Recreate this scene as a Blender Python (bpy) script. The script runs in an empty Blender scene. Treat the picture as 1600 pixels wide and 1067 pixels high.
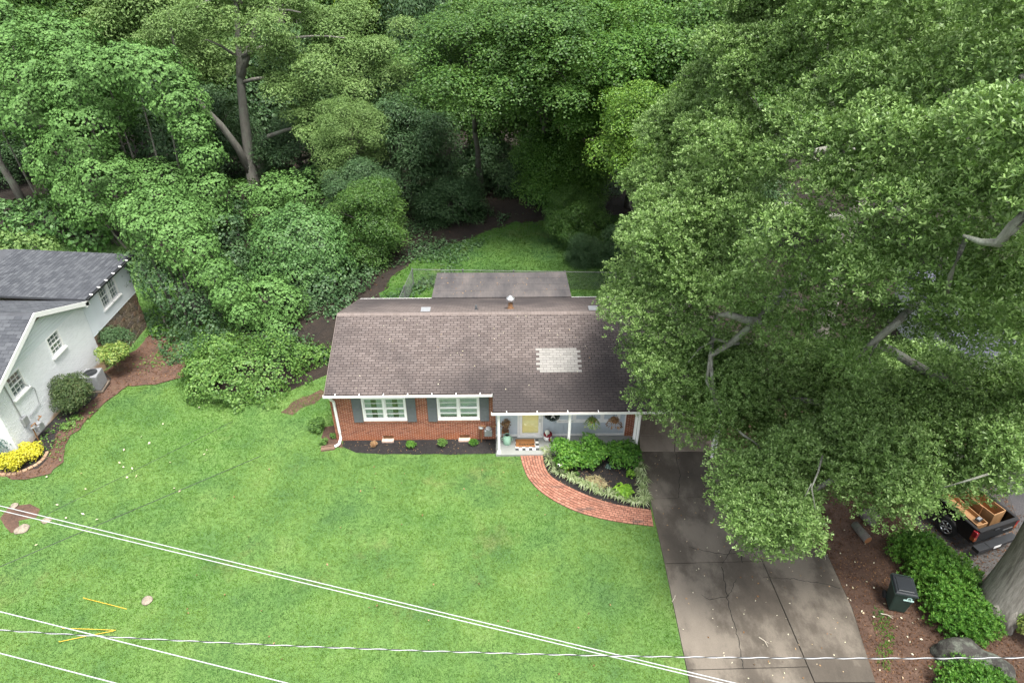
import bpy, bmesh, math, random
import numpy as np
from mathutils import Vector, Matrix, Euler
from mathutils.geometry import delaunay_2d_cdt

random.seed(7)
S = bpy.context.scene
COL = S.collection

# ---------------------------------------------------------------- camera
CAM_H, PITCH, FPX = 20.7, math.radians(33.7), 1066.67     # drone height, downward pitch, focal length in photo pixels
cd = bpy.data.cameras.new('camera'); cam = bpy.data.objects.new('camera', cd); COL.objects.link(cam)
cam.location = (0, 0, CAM_H); cam.rotation_euler = (math.pi/2-PITCH, 0, 0)
cd.sensor_width = 36; cd.lens = 24; cd.clip_start = 0.3; cd.clip_end = 2000
S.camera = cam
# ---------------------------------------------------------------- sky, sun, exposure
SUN_EL, SUN_ROT = math.radians(71), math.radians(150)
W = bpy.data.worlds.new('World'); S.world = W; W.use_nodes = True
wn = W.node_tree.nodes; wl = W.node_tree.links
bg = wn['Background']
sky = wn.new('ShaderNodeTexSky'); sky.sky_type = 'NISHITA'; sky.sun_disc = False
sky.sun_elevation = SUN_EL; sky.sun_rotation = SUN_ROT; sky.dust_density = 4.0; sky.air_density = 1.0; sky.ozone_density = 1.0
hs = wn.new('ShaderNodeHueSaturation'); hs.inputs['Saturation'].default_value = 0.30
wl.new(sky.outputs[0], hs.inputs['Color']); wl.new(hs.outputs[0], bg.inputs[0]); bg.inputs[1].default_value = 0.13
sl = bpy.data.lights.new('sun', 'SUN'); so = bpy.data.objects.new('sun', sl); COL.objects.link(so)
sl.energy = 2.25; sl.angle = math.radians(18); sl.color = (1.0, 0.96, 0.90)
sd = Vector((math.sin(SUN_ROT)*math.cos(SUN_EL), math.cos(SUN_ROT)*math.cos(SUN_EL), math.sin(SUN_EL)))
so.rotation_euler = sd.to_track_quat('Z', 'Y').to_euler(); so.location = (0, -20, 60)
S.view_settings.view_transform = 'Standard'; S.view_settings.look = 'None'
S.view_settings.exposure = 1.45; S.view_settings.gamma = 1.0; S.view_settings.use_curve_mapping = False
S.render.engine = 'CYCLES'
cy = S.cycles
cy.max_bounces = 5; cy.diffuse_bounces = 3; cy.glossy_bounces = 2; cy.transmission_bounces = 3; cy.transparent_max_bounces = 4
cy.caustics_reflective = False; cy.caustics_refractive = False
cy.use_denoising = True

# ---------------------------------------------------------------- helpers
cosP, sinP = math.cos(PITCH), math.sin(PITCH)
def ray(px, py):
    u, v = (px-800)/FPX, (533.5-py)/FPX
    return Vector((u, cosP+v*sinP, -sinP+v*cosP))
def G(px, py, z=0.0):
    r = ray(px, py); d = (z-CAM_H)/r.z
    return Vector((r.x*d, r.y*d, z))
def atY(px, py, Y):
    r = ray(px, py); d = Y/r.y
    return Vector((r.x*d, Y, CAM_H+r.z*d))
def atD(px, py, d):
    r = ray(px, py)
    return Vector((r.x*d, r.y*d, CAM_H+r.z*d))
def depth(p): return p[1]*cosP-(p[2]-CAM_H)*sinP
def proj(P):
    P = np.asarray(P, float); d = P[:, 1]*cosP-(P[:, 2]-CAM_H)*sinP; u = P[:, 1]*sinP+(P[:, 2]-CAM_H)*cosP
    return np.stack([800+FPX*P[:, 0]/d, 533.5-FPX*u/d], 1)
def sstep(t):
    t = min(max(t, 0.0), 1.0); return t*t*(3-2*t)
def gz(x, y):
    return -0.8*sstep((-15.5-x)/5.0)*sstep((y-25.5)/6.5)
def in_poly(X, Y, poly):
    c = np.zeros(len(X), bool); n = len(poly)
    for i in range(n):
        x1, y1 = poly[i][0], poly[i][1]; x2, y2 = poly[i-1][0], poly[i-1][1]
        if y1 == y2: continue
        c ^= ((y1 > Y) != (y2 > Y)) & (X < (x2-x1)*(Y-y1)/(y2-y1)+x1)
    return c

def tag(o, label=None, cat=None, group=None, kind=None):
    if label: o['label'] = label
    if cat: o['category'] = cat
    if group: o['group'] = group
    if kind: o['kind'] = kind
    return o
def thing(name, label, cat, loc=(0, 0, 0), rz=0.0, group=None):
    o = bpy.data.objects.new(name, None); COL.objects.link(o)
    o.location = loc; o.rotation_euler = (0, 0, rz); o.empty_display_size = 0.2
    return tag(o, label, cat, group)
def copy_tree(o, parent=None):
    c = o.copy(); COL.objects.link(c)
    if parent is not None: c.parent = parent
    for ch in o.children: copy_tree(ch, c)
    return c
def place(name, me, parent=None, loc=(0, 0, 0), rot=(0, 0, 0), scale=(1, 1, 1)):
    o = bpy.data.objects.new(name, me); COL.objects.link(o)
    o.location = loc; o.rotation_euler = rot; o.scale = scale
    if parent is not None: o.parent = parent
    return o

class MB:
    def __init__(s): s.v = []; s.f = []; s.m = []; s.cur = 0
    def quad(s, a, b, c, d):
        n = len(s.v); s.v += [tuple(a), tuple(b), tuple(c), tuple(d)]; s.f.append((n, n+1, n+2, n+3)); s.m.append(s.cur)
    def poly(s, pts):
        n = len(s.v); s.v += [tuple(p) for p in pts]; s.f.append(tuple(range(n, n+len(pts)))); s.m.append(s.cur)
    def box(s, x0, x1, y0, y1, z0, z1, M=None, taper=0.0):
        n = len(s.v)
        cx, cy_ = (x0+x1)/2, (y0+y1)/2
        t = 1-taper
        P = [(x0, y0, z0), (x1, y0, z0), (x1, y1, z0), (x0, y1, z0)]
        P += [(cx+(p[0]-cx)*t, cy_+(p[1]-cy_)*t, z1) for p in P]
        if M is not None: P = [tuple(M @ Vector(p)) for p in P]
        s.v += P
        for f in ((0, 3, 2, 1), (4, 5, 6, 7), (0, 1, 5, 4), (1, 2, 6, 5), (2, 3, 7, 6), (3, 0, 4, 7)):
            s.f.append(tuple(n+i for i in f)); s.m.append(s.cur)
        return s
    def tube(s, pts, rad, seg=6, cap=True):
        pts = [Vector(p) for p in pts]; k = len(pts)
        if not hasattr(rad, '__len__'): rad = [rad]*k
        n = len(s.v); up = Vector((0.13, 0.21, 0.97))
        for i, p in enumerate(pts):
            t = (pts[min(i+1, k-1)]-pts[max(i-1, 0)])
            t = t.normalized() if t.length > 1e-9 else Vector((0, 0, 1))
            a = t.cross(up)
            if a.length < 0.05: a = t.cross(Vector((1, 0, 0)))
            a.normalize(); b = t.cross(a)
            for j in range(seg):
                th = 2*math.pi*j/seg
                s.v.append(tuple(p+rad[i]*(math.cos(th)*a+math.sin(th)*b)))
        for i in range(k-1):
            for j in range(seg):
                s.f.append((n+i*seg+j, n+i*seg+(j+1) % seg, n+(i+1)*seg+(j+1) % seg, n+(i+1)*seg+j)); s.m.append(s.cur)
        if cap:
            s.f.append(tuple(n+j for j in reversed(range(seg)))); s.m.append(s.cur)
            s.f.append(tuple(n+(k-1)*seg+j for j in range(seg))); s.m.append(s.cur)
        return s
    def lathe(s, prof, seg=16, c=(0, 0, 0), cap=True):
        n = len(s.v); k = len(prof)
        for r, z in prof:
            for j in range(seg):
                th = 2*math.pi*j/seg; s.v.append((c[0]+r*math.cos(th), c[1]+r*math.sin(th), c[2]+z))
        for i in range(k-1):
            for j in range(seg):
                s.f.append((n+i*seg+j, n+i*seg+(j+1) % seg, n+(i+1)*seg+(j+1) % seg, n+(i+1)*seg+j)); s.m.append(s.cur)
        if cap:
            s.f.append(tuple(n+j for j in reversed(range(seg)))); s.m.append(s.cur)
            s.f.append(tuple(n+(k-1)*seg+j for j in range(seg))); s.m.append(s.cur)
        return s
    def prism(s, poly, h, M):        # polygon in local xy, extruded along local z by h, then placed by M
        n = len(s.v); k = len(poly)
        s.v += [tuple(M @ Vector((p[0], p[1], 0))) for p in poly]+[tuple(M @ Vector((p[0], p[1], h))) for p in poly]
        s.f.append(tuple(n+i for i in reversed(range(k)))); s.f.append(tuple(n+k+i for i in range(k))); s.m += [s.cur]*2
        for i in range(k):
            s.f.append((n+i, n+(i+1) % k, n+k+(i+1) % k, n+k+i)); s.m.append(s.cur)
        return s
    def mesh(s, name, mats, smooth=False):
        me = bpy.data.meshes.new(name); me.from_pydata(s.v, [], s.f)
        if not isinstance(mats, (list, tuple)): mats = [mats]
        for m in mats: me.materials.append(m)
        if len(mats) > 1: me.polygons.foreach_set('material_index', s.m)
        if smooth: me.polygons.foreach_set('use_smooth', [True]*len(me.polygons))
        me.update(); return me
    def build(s, name, mats, parent=None, smooth=False, loc=(0, 0, 0), rot=(0, 0, 0), bevel=0.0):
        o = place(name, s.mesh(name, mats, smooth), parent, loc, rot)
        if bevel > 0:
            b = o.modifiers.new('bevel', 'BEVEL'); b.width = bevel; b.segments = 2; b.limit_method = 'ANGLE'; b.angle_limit = math.radians(40)
        return o

def np_mesh(name, V, F, mat):
    """V (n,3) float array, F (m,k) int array of faces with k corners each"""
    me = bpy.data.meshes.new(name); m, k = F.shape
    me.vertices.add(len(V)); me.vertices.foreach_set('co', np.ascontiguousarray(V, dtype=np.float32).ravel())
    me.loops.add(m*k); me.loops.foreach_set('vertex_index', np.ascontiguousarray(F, dtype=np.int32).ravel())
    me.polygons.add(m); me.polygons.foreach_set('loop_start', np.arange(0, m*k, k, dtype=np.int32))
    me.materials.append(mat); me.update(calc_edges=True); return me

def unit(A): return A/np.maximum(np.linalg.norm(A, axis=1, keepdims=True), 1e-9)

def leaf_arrays(P, N, L, Wd, rng, T=None, fold=0.12, jit=0.35):
    """a diamond leaf at each point P facing N, long axis T (random when None)"""
    n = len(P)
    N = unit(N+rng.normal(0, jit, (n, 3)))
    if T is None: T = rng.normal(0, 1, (n, 3))
    T = unit(T-N*np.sum(T*N, 1, keepdims=True)); B = np.cross(N, T)
    l = L*rng.uniform(0.7, 1.25, (n, 1)); w = Wd*rng.uniform(0.75, 1.2, (n, 1))
    V = np.empty((n, 4, 3))
    V[:, 0] = P-T*l*0.5; V[:, 2] = P+T*l*0.5
    V[:, 1] = P+T*l*0.02+B*w*0.5-N*w*fold; V[:, 3] = P+T*l*0.02-B*w*0.5-N*w*fold
    return V.reshape(-1, 3), np.arange(n*4).reshape(n, 4)

def rosette_arrays(P, A, L, Wd, k, rng, spread=0.9, style3=False):
    """k narrow leaves fanning out from each point P around the axis A"""
    n = len(P); A = unit(A)
    R = unit(np.cross(A, rng.normal(0, 1, (n, 3)))); Q = np.cross(A, R)
    th = (np.arange(k)*2*math.pi/k)[None, :]+rng.uniform(0, 6.28, (n, 1))+rng.normal(0, 0.25, (n, k))
    rad = np.cos(th)[..., None]*R[:, None]+np.sin(th)[..., None]*Q[:, None]
    sp = rng.uniform(0.55, 1.15, (n, k, 1))*spread
    D = unit((rad*sp+A[:, None]*(1.05-0.6*sp)).reshape(-1, 3))
    tang = np.repeat(A, k, 0); NN = unit(tang-D*np.sum(tang*D, 1, keepdims=True))
    if style3:                                         # wedge leaf, wide at the tip: one triangle
        m = n*k; C = np.repeat(P, k, 0); l = L*rng.uniform(0.75, 1.25, (m, 1)); Bv = np.cross(NN, D); Bv = unit(Bv+NN*rng.normal(0, 0.35, (m, 1)))
        w = Wd*rng.uniform(0.8, 1.2, (m, 1)); V = np.empty((m, 3, 3)); V[:, 0] = C+D*l*0.06; V[:, 1] = C+D*l+Bv*w*0.5; V[:, 2] = C+D*l-Bv*w*0.5
        return V.reshape(-1, 3), np.arange(m*3).reshape(m, 3)
    C = np.repeat(P, k, 0)+D*L*0.55
    return leaf_arrays(C, NN, L, Wd, rng, T=D, fold=0.1, jit=0.15)

def sphere_dirs(n, rng, up=0.0):
    d = rng.normal(0, 1, (n, 3)); d[:, 2] += up; return unit(d)
def bumpy(d, rng, amp=0.2, freq=3.0, k=6):
    r = np.ones(len(d))
    for i in range(k):
        w = rng.normal(0, freq, 3); r += amp/k*2.0*np.sin(d @ w+rng.uniform(0, 6.28))
    return r

def crown_mesh(name, clumps, n, L, Wd, mat, seed, style='leaf', k=5, up=0.45, flat=0.65, droop=0.0):
    """clumps: list of (x,y,z,r). Leaves fill the outer shells of all clumps."""
    rng = np.random.default_rng(seed)
    C = np.array([c[:4] for c in clumps], float); w = C[:, 3]**2*np.array([c[4] if len(c) > 4 else 1.0 for c in clumps]); w = w/w.sum()
    idx = rng.choice(len(C), n, p=w)
    d = sphere_dirs(n, rng, 0.8)
    rad = C[idx, 3]*np.where(rng.random(n) < 0.72, rng.uniform(0.78, 1.08, n), rng.uniform(0.3, 0.8, n))
    rad *= 1+0.22*np.sin(d[:, 0]*5+idx)*np.sin(d[:, 1]*6+idx*1.7)*np.sin(d[:, 2]*4+idx*0.6)
    P = C[idx, :3]+d*rad[:, None]*np.array([1, 1, flat])
    N = d*(1-up)+np.array([0, 0, 1.0])*up
    if style == 'wedge': V, F = rosette_arrays(P, unit(N+rng.normal(0, 0.28, (n, 3))), L, Wd, k, rng, style3=True)
    elif style == 'rosette':
        V, F = rosette_arrays(P, unit(N+rng.normal(0, 0.3, (n, 3))), L, Wd, k, rng)
    else:
        T = None
        if droop: T = d*0.5+rng.normal(0, 0.5, (n, 3))+np.array([0, 0, -droop])
        V, F = leaf_arrays(P, N, L, Wd, rng, T=T)
    return np_mesh(name, V, F, mat)

def vine_mesh(name, lumps, per_m2, L, mat, seed, flat=0.9, bump_=0.34):
    """broad leaves laid like shingles on the outside of overlapping lumps (x,y,z,r)"""
    rng = np.random.default_rng(seed); VV, FF, off = [], [], 0
    C = np.array(lumps, float)
    for i, (x, y, z, r) in enumerate(lumps):
        n = int(per_m2*4*math.pi*r*r*0.8)
        d = sphere_dirs(n, rng, 0.25)
        rr = r*bumpy(d, rng, bump_, 3.4)*bumpy(d, rng, 0.14, 9.0)*np.where(rng.random(n) < 0.75, rng.uniform(0.96, 1.05, n), rng.uniform(0.8, 0.98, n))
        P = np.array([x, y, z])+d*rr[:, None]*np.array([1, 1, flat])
        keep = (P[:, 2] > np.array([gz(p[0], p[1]) for p in P])) & ((d[:, 2] > -0.12) | (rng.random(n) < 0.4))
        for j in range(len(lumps)):
            if j != i: keep &= np.linalg.norm((P-C[j, :3])/np.array([1, 1, flat]), axis=1) > C[j, 3]*0.72
        P, d = P[keep], d[keep]
        N = unit(d*0.95+np.array([0, 0, 0.18])); T = np.tile([0, 0, -1.0], (len(P), 1))+rng.normal(0, 0.55, (len(P), 3))
        V, F = leaf_arrays(P, N, L, L*0.95, rng, T=T, fold=0.12, jit=0.28)
        VV.append(V); FF.append(F+off); off += len(V)
    return np_mesh(name, np.concatenate(VV), np.concatenate(FF), mat)

def sheet_mesh(name, poly, off, mat, step=0.0, wob=0.0, seed=0, z_fn=gz):
    """a flat sheet inside a ground polygon, following the ground height"""
    rng = random.Random(seed); pts = []
    n = len(poly)
    for i in range(n):
        a, b = Vector(poly[i][:2]), Vector(poly[(i+1) % n][:2]); L = (b-a).length
        k = max(1, int(L/(0.35 if wob else 3.0)))
        for j in range(k):
            p = a.lerp(b, j/k)
            if wob: p += Vector((rng.uniform(-wob, wob), rng.uniform(-wob, wob)))
            pts.append(p)
    edges = [(i, (i+1) % len(pts)) for i in range(len(pts))]
    allp = list(pts)
    if step:
        X = [p.x for p in pts]; Y = [p.y for p in pts]
        gx, gy = np.meshgrid(np.arange(min(X), max(X), step)+0.013, np.arange(min(Y), max(Y), step)+0.017)
        gx, gy = gx.ravel(), gy.ravel(); ins = in_poly(gx, gy, [tuple(p) for p in pts])
        allp += [Vector((x, y)) for x, y in zip(gx[ins], gy[ins])]
    vo, eo, fo, *_ = delaunay_2d_cdt(allp, edges, [], 1, 1e-5)
    me = bpy.data.meshes.new(name)
    me.from_pydata([(p.x, p.y, z_fn(p.x, p.y)+off) for p in vo], [], fo)
    me.materials.append(mat); me.update()
    for p in me.polygons:
        if p.normal.z < 0: p.flip()
    return me

# ---------------------------------------------------------------- materials
def new_mat(name):
    m = bpy.data.materials.new(name); m.use_nodes = True
    nt = m.node_tree; b = nt.nodes['Principled BSDF']; return m, nt, b
def ramp(nt, fac, cols):
    r = nt.nodes.new('ShaderNodeValToRGB'); e = r.color_ramp.elements
    while len(e) < len(cols): e.new(0.5)
    for i, (p, c) in enumerate(cols): e[i].position = p; e[i].color = (*c, 1)
    nt.links.new(fac, r.inputs[0]); return r.outputs[0]
def noise(nt, scale, detail=4, rough=0.6, coord='Object', stretch=None, seed=0.0):
    tc = nt.nodes.new('ShaderNodeTexCoord'); mp = nt.nodes.new('ShaderNodeMapping')
    mp.inputs['Location'].default_value = (seed*3.1, seed*7.7, seed)
    if stretch: mp.inputs['Scale'].default_value = stretch
    if coord == 'World':
        g = nt.nodes.new('ShaderNodeNewGeometry'); nt.links.new(g.outputs['Position'], mp.inputs[0])
    else: nt.links.new(tc.outputs[coord], mp.inputs[0])
    n = nt.nodes.new('ShaderNodeTexNoise'); n.inputs['Scale'].default_value = scale
    n.inputs['Detail'].default_value = detail; n.inputs['Roughness'].default_value = rough
    nt.links.new(mp.outputs[0], n.inputs[0]); return n.outputs[0]
def mixc(nt, fac, a, b, mode='MIX'):
    m = nt.nodes.new('ShaderNodeMix'); m.data_type = 'RGBA'; m.blend_type = mode
    if isinstance(fac, (int, float)): m.inputs[0].default_value = fac
    else: nt.links.new(fac, m.inputs[0])
    for s, x in ((6, a), (7, b)):
        if isinstance(x, tuple): m.inputs[s].default_value = (*x, 1)
        else: nt.links.new(x, m.inputs[s])
    return m.outputs[2]
def math_n(nt, op, a, b=None):
    m = nt.nodes.new('ShaderNodeMath'); m.operation = op
    for i, x in enumerate((a, b)):
        if x is None: continue
        if isinstance(x, (int, float)): m.inputs[i].default_value = x
        else: nt.links.new(x, m.inputs[i])
    return m.outputs[0]
def rand_piece(nt):
    g = nt.nodes.new('ShaderNodeNewGeometry'); o = nt.nodes.new('ShaderNodeObjectInfo')
    return math_n(nt, 'FRACT', math_n(nt, 'ADD', g.outputs['Random Per Island'], o.outputs['Random']))
def bump(nt, b, h, strength=0.4, dist=0.02):
    n = nt.nodes.new('ShaderNodeBump'); n.inputs['Strength'].default_value = strength; n.inputs['Distance'].default_value = dist
    nt.links.new(h, n.inputs['Height']); nt.links.new(n.outputs[0], b.inputs['Normal'])
def plain(name, c, rough=0.6, metal=0.0, var=0.25, scale=6.0, bmp=0.0, spec=0.5, coord='Object'):
    m, nt, b = new_mat(name)
    n = noise(nt, scale, 5, 0.65, coord)
    lo = tuple(x*(1-var) for x in c); hi = tuple(min(1, x*(1+var)) for x in c)
    nt.links.new(ramp(nt, n, [(0.25, lo), (0.75, hi)]), b.inputs['Base Color'])
    b.inputs['Roughness'].default_value = rough; b.inputs['Metallic'].default_value = metal
    b.inputs['Specular IOR Level'].default_value = spec
    if bmp: bump(nt, b, noise(nt, scale*4, 4, 0.7, coord), bmp)
    return m
def pieces(name, cols, rough=0.8, stain=None, low=None, stain_scale=0.6, stain_lo=0.45, stain_hi=0.7, stretch=None, bmp=0.3, bscale=40, fine=0.25):
    """material for many alike pieces: each piece takes its own tone, stains run over all of them"""
    m, nt, b = new_mat(name)
    c = ramp(nt, rand_piece(nt), [(i/(len(cols)-1), x) for i, x in enumerate(cols)])
    if stain:
        fac = noise(nt, stain_scale, 5, 0.65, 'World', stretch)
        if low:                                        # algae grows from the damp foot of the slope
            g = nt.nodes.new('ShaderNodeNewGeometry'); sx = nt.nodes.new('ShaderNodeSeparateXYZ'); nt.links.new(g.outputs['Position'], sx.inputs[0])
            mr = nt.nodes.new('ShaderNodeMapRange'); mr.inputs[1].default_value = low[0]; mr.inputs[2].default_value = low[1]; mr.inputs[3].default_value = -low[2]; mr.inputs[4].default_value = low[2]
            nt.links.new(sx.outputs[2], mr.inputs[0]); fac = math_n(nt, 'ADD', fac, mr.outputs[0])
        f = ramp(nt, fac, [(stain_lo, (0, 0, 0)), (stain_hi, (1, 1, 1))])
        c = mixc(nt, f, c, stain)
    f2 = noise(nt, bscale*0.5, 3, 0.7, 'World')
    c = mixc(nt, fine, c, ramp(nt, f2, [(0.3, (0.25, 0.25, 0.25)), (0.7, (0.75, 0.75, 0.75))]), 'OVERLAY')
    nt.links.new(c, b.inputs['Base Color']); b.inputs['Roughness'].default_value = rough
    if bmp: bump(nt, b, noise(nt, bscale, 3, 0.6, 'World'), bmp, 0.01)
    return m
def leafm(name, cols, trans=0.25, rough=0.5, spec=0.4, patch=0.5, scale=0.35):
    """leaves: own tone per leaf, large soft patches of older and younger growth"""
    m, nt, b = new_mat(name)
    r = rand_piece(nt); n = noise(nt, scale, 3, 0.6, 'World')
    f = math_n(nt, 'ADD', math_n(nt, 'MULTIPLY', r, 1-patch), math_n(nt, 'MULTIPLY', n, patch))
    c = ramp(nt, f, [(0.18+0.64*i/(len(cols)-1), x) for i, x in enumerate(cols)])
    nt.links.new(c, b.inputs['Base Color']); b.inputs['Roughness'].default_value = rough
    b.inputs['Specular IOR Level'].default_value = spec
    t = nt.nodes.new('ShaderNodeBsdfTranslucent')
    nt.links.new(mixc(nt, 0.5, c, (0.13, 0.22, 0.02)), t.inputs[0])
    mx = nt.nodes.new('ShaderNodeMixShader'); mx.inputs[0].default_value = trans
    nt.links.new(b.outputs[0], mx.inputs[1]); nt.links.new(t.outputs[0], mx.inputs[2])
    nt.links.new(mx.outputs[0], nt.nodes['Material Output'].inputs[0]); return m
def bark(name, a, b_, lichen=None, scale=5, zs=0.22):
    m, nt, b = new_mat(name)
    n = noise(nt, scale, 6, 0.7, 'World', (1, 1, zs))
    c = ramp(nt, n, [(0.3, a), (0.7, b_)])
    if lichen:
        c = mixc(nt, ramp(nt, noise(nt, 1.6, 6, 0.75, 'World', seed=3), [(0.48, (0, 0, 0)), (0.62, (1, 1, 1))]), c, lichen)
    nt.links.new(c, b.inputs['Base Color']); b.inputs['Roughness'].default_value = 0.9
    bump(nt, b, noise(nt, scale*2.2, 6, 0.75, 'World', (1, 1, 0.16)), 0.9, 0.06); return m
def glassm(name, tint=(0.9, 0.95, 0.95), refl=0.18):
    m, nt, b = new_mat(name); nt.nodes.remove(b)
    t = nt.nodes.new('ShaderNodeBsdfTransparent'); t.inputs[0].default_value = (*tint, 1)
    g = nt.nodes.new('ShaderNodeBsdfGlossy'); g.inputs['Roughness'].default_value = 0.03
    mx = nt.nodes.new('ShaderNodeMixShader'); mx.inputs[0].default_value = refl
    nt.links.new(t.outputs[0], mx.inputs[1]); nt.links.new(g.outputs[0], mx.inputs[2])
    nt.links.new(mx.outputs[0], nt.nodes['Material Output'].inputs[0]); return m

M = {}
M['white'] = plain('white_paint', (0.80, 0.80, 0.78), 0.45, var=0.05)
M['gutter_dirt'] = plain('gutter_grime', (0.30, 0.24, 0.20), 0.8, var=0.5, scale=9)
M['porch_blue'] = plain('pale_blue_siding', (0.50, 0.56, 0.61), 0.6, var=0.06, scale=2)
M['grey_shutter'] = plain('grey_shutter_paint', (0.115, 0.125, 0.135), 0.55, var=0.12)
M['yellow'] = plain('yellow_door_paint', (0.88, 0.82, 0.36), 0.45, var=0.05)
M['mortar'] = plain('mortar', (0.60, 0.52, 0.43), 0.95, var=0.2, scale=30)
M['brick'] = pieces('red_brick', [(0.20, 0.076, 0.046), (0.27, 0.105, 0.060), (0.34, 0.140, 0.083), (0.24, 0.090, 0.054)], 0.9, bmp=0.4, bscale=60, stain=(0.33, 0.115, 0.05), stain_scale=0.6, stain_lo=0.52, stain_hi=0.78, stretch=(1, 1, 2.0), low=(1.3, 0.0, 0.2))
M['path_brick'] = pieces('clay_paver', [(0.25, 0.105, 0.068), (0.33, 0.15, 0.10), (0.39, 0.185, 0.125), (0.29, 0.125, 0.083)], 0.9, stain=(0.11, 0.075, 0.062), stain_scale=0.9, stain_lo=0.54, stain_hi=0.72, stretch=(1, 2.6, 1), bmp=0.5, bscale=50)
M['shingle'] = pieces('brown_shingle', [(0.098, 0.078, 0.071), (0.122, 0.099, 0.090), (0.148, 0.122, 0.112), (0.112, 0.090, 0.082)], 0.92, stain=(0.046, 0.038, 0.037), stain_scale=0.24, stain_lo=0.40, stain_hi=0.66, stretch=(0.8, 0.9, 0.9), low=(4.45, 2.5, 0.13), bmp=0.5, bscale=70)
M['shingle_pale'] = pieces('pale_grey_shingle', [(0.205, 0.198, 0.182), (0.26, 0.25, 0.23), (0.228, 0.22, 0.205)], 0.92, bmp=0.5, bscale=70)
M['deck'] = plain('roof_underlay', (0.026, 0.022, 0.022), 0.95, var=0.3)
M['ridge'] = pieces('ridge_cap_shingle', [(0.145, 0.118, 0.106), (0.18, 0.148, 0.134), (0.16, 0.132, 0.12)], 0.92, bmp=0.4, bscale=60)
M['glass'] = glassm('window_glass')
M['dark_room'] = plain('dim_interior', (0.05, 0.055, 0.055), 0.9)
M['curtain'] = plain('white_curtain', (0.62, 0.66, 0.64), 0.8, var=0.1)
M['blind'] = plain('white_blind', (0.66, 0.70, 0.68), 0.7, var=0.05)
M['black'] = plain('black_metal', (0.016, 0.017, 0.018), 0.4, var=0.3)
M['darkgrey'] = plain('dark_grey_plastic', (0.05, 0.055, 0.06), 0.5, var=0.2)
M['grey'] = plain('grey_metal', (0.30, 0.31, 0.32), 0.45, 0.3, var=0.15)
M['fence_steel'] = plain('dull_fence_steel', (0.16, 0.165, 0.165), 0.6, 0.3, var=0.2)
M['galv'] = plain('galvanised_steel', (0.55, 0.56, 0.57), 0.38, 0.8, var=0.12)
M['rust'] = plain('rusty_steel', (0.23, 0.12, 0.055), 0.8, 0.2, var=0.45, scale=14)
M['concrete_porch'] = plain('painted_porch_floor', (0.27, 0.28, 0.265), 0.55, var=0.16, scale=1.4)
M['oak_bark'] = bark('oak_bark', (0.14, 0.128, 0.108), (0.38, 0.36, 0.315), None, 11, 0.09)
M['limb'] = bark('lichen_grey_limb', (0.13, 0.13, 0.105), (0.27, 0.27, 0.225), (0.30, 0.32, 0.26), 8)
M['bark'] = bark('grey_brown_bark', (0.075, 0.068, 0.058), (0.17, 0.155, 0.135), (0.15, 0.165, 0.125))
M['twig'] = plain('twig', (0.10, 0.075, 0.05), 0.9, var=0.3)
M['bark_grey'] = bark('pale_grey_bark', (0.12, 0.112, 0.098), (0.25, 0.235, 0.205), (0.21, 0.225, 0.18))
M['wood'] = plain('raw_wood_board', (0.36, 0.20, 0.09), 0.6, var=0.25, scale=4)
M['wood_dark'] = plain('brown_wood_board', (0.27, 0.12, 0.045), 0.6, var=0.3, scale=4)
# foliage
M['oak'] = leafm('oak_leaf', [(0.068, 0.134, 0.030), (0.124, 0.222, 0.052), (0.194, 0.318, 0.088), (0.285, 0.420, 0.148)], 0.28, 0.45, 0.35, 0.3)
M['pale'] = leafm('pale_fine_leaf', [(0.075, 0.140, 0.036), (0.125, 0.215, 0.060), (0.180, 0.285, 0.090), (0.240, 0.345, 0.120)], 0.32, 0.55, 0.25)
M['mid'] = leafm('mid_green_leaf', [(0.028, 0.080, 0.015), (0.055, 0.130, 0.025), (0.090, 0.185, 0.036), (0.135, 0.245, 0.052)], 0.32)
M['bright'] = leafm('bright_green_leaf', [(0.032, 0.095, 0.014), (0.065, 0.160, 0.024), (0.105, 0.225, 0.036), (0.160, 0.285, 0.054)], 0.34)
M['spring'] = leafm('spring_green_leaf', [(0.04, 0.11, 0.012), (0.085, 0.19, 0.022), (0.15, 0.28, 0.034), (0.21, 0.34, 0.05)], 0.3)
M['lime'] = leafm('yellow_green_leaf', [(0.070, 0.150, 0.012), (0.120, 0.230, 0.022), (0.200, 0.320, 0.032), (0.280, 0.380, 0.045)], 0.35)
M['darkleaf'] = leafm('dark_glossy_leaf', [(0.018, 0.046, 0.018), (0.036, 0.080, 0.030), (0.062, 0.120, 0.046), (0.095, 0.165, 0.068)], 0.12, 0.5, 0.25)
M['kudzu'] = leafm('vine_leaf', [(0.048, 0.112, 0.026), (0.078, 0.166, 0.040), (0.110, 0.222, 0.058), (0.165, 0.300, 0.084)], 0.12, 0.55, 0.2, 0.6, 0.5)
M['kudzu_dark'] = leafm('shaded_vine_leaf', [(0.038, 0.094, 0.024), (0.060, 0.138, 0.036), (0.086, 0.184, 0.050), (0.125, 0.240, 0.068)], 0.14, 0.5, 0.3, 0.4, 0.6)  # darker copy of the vine leaf, shade worked into its colour
M['hedge'] = leafm('hedge_leaf', [(0.040, 0.105, 0.018), (0.075, 0.165, 0.032), (0.125, 0.240, 0.050), (0.190, 0.310, 0.080)], 0.25, 0.5, 0.3)
M['azalea'] = leafm('azalea_leaf', [(0.030, 0.100, 0.012), (0.060, 0.170, 0.020), (0.105, 0.245, 0.034), (0.165, 0.315, 0.050)], 0.25, 0.5, 0.25)
M['gold'] = leafm('golden_leaf', [(0.34, 0.34, 0.02), (0.52, 0.50, 0.025), (0.66, 0.58, 0.045), (0.75, 0.68, 0.12)], 0.3)
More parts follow.
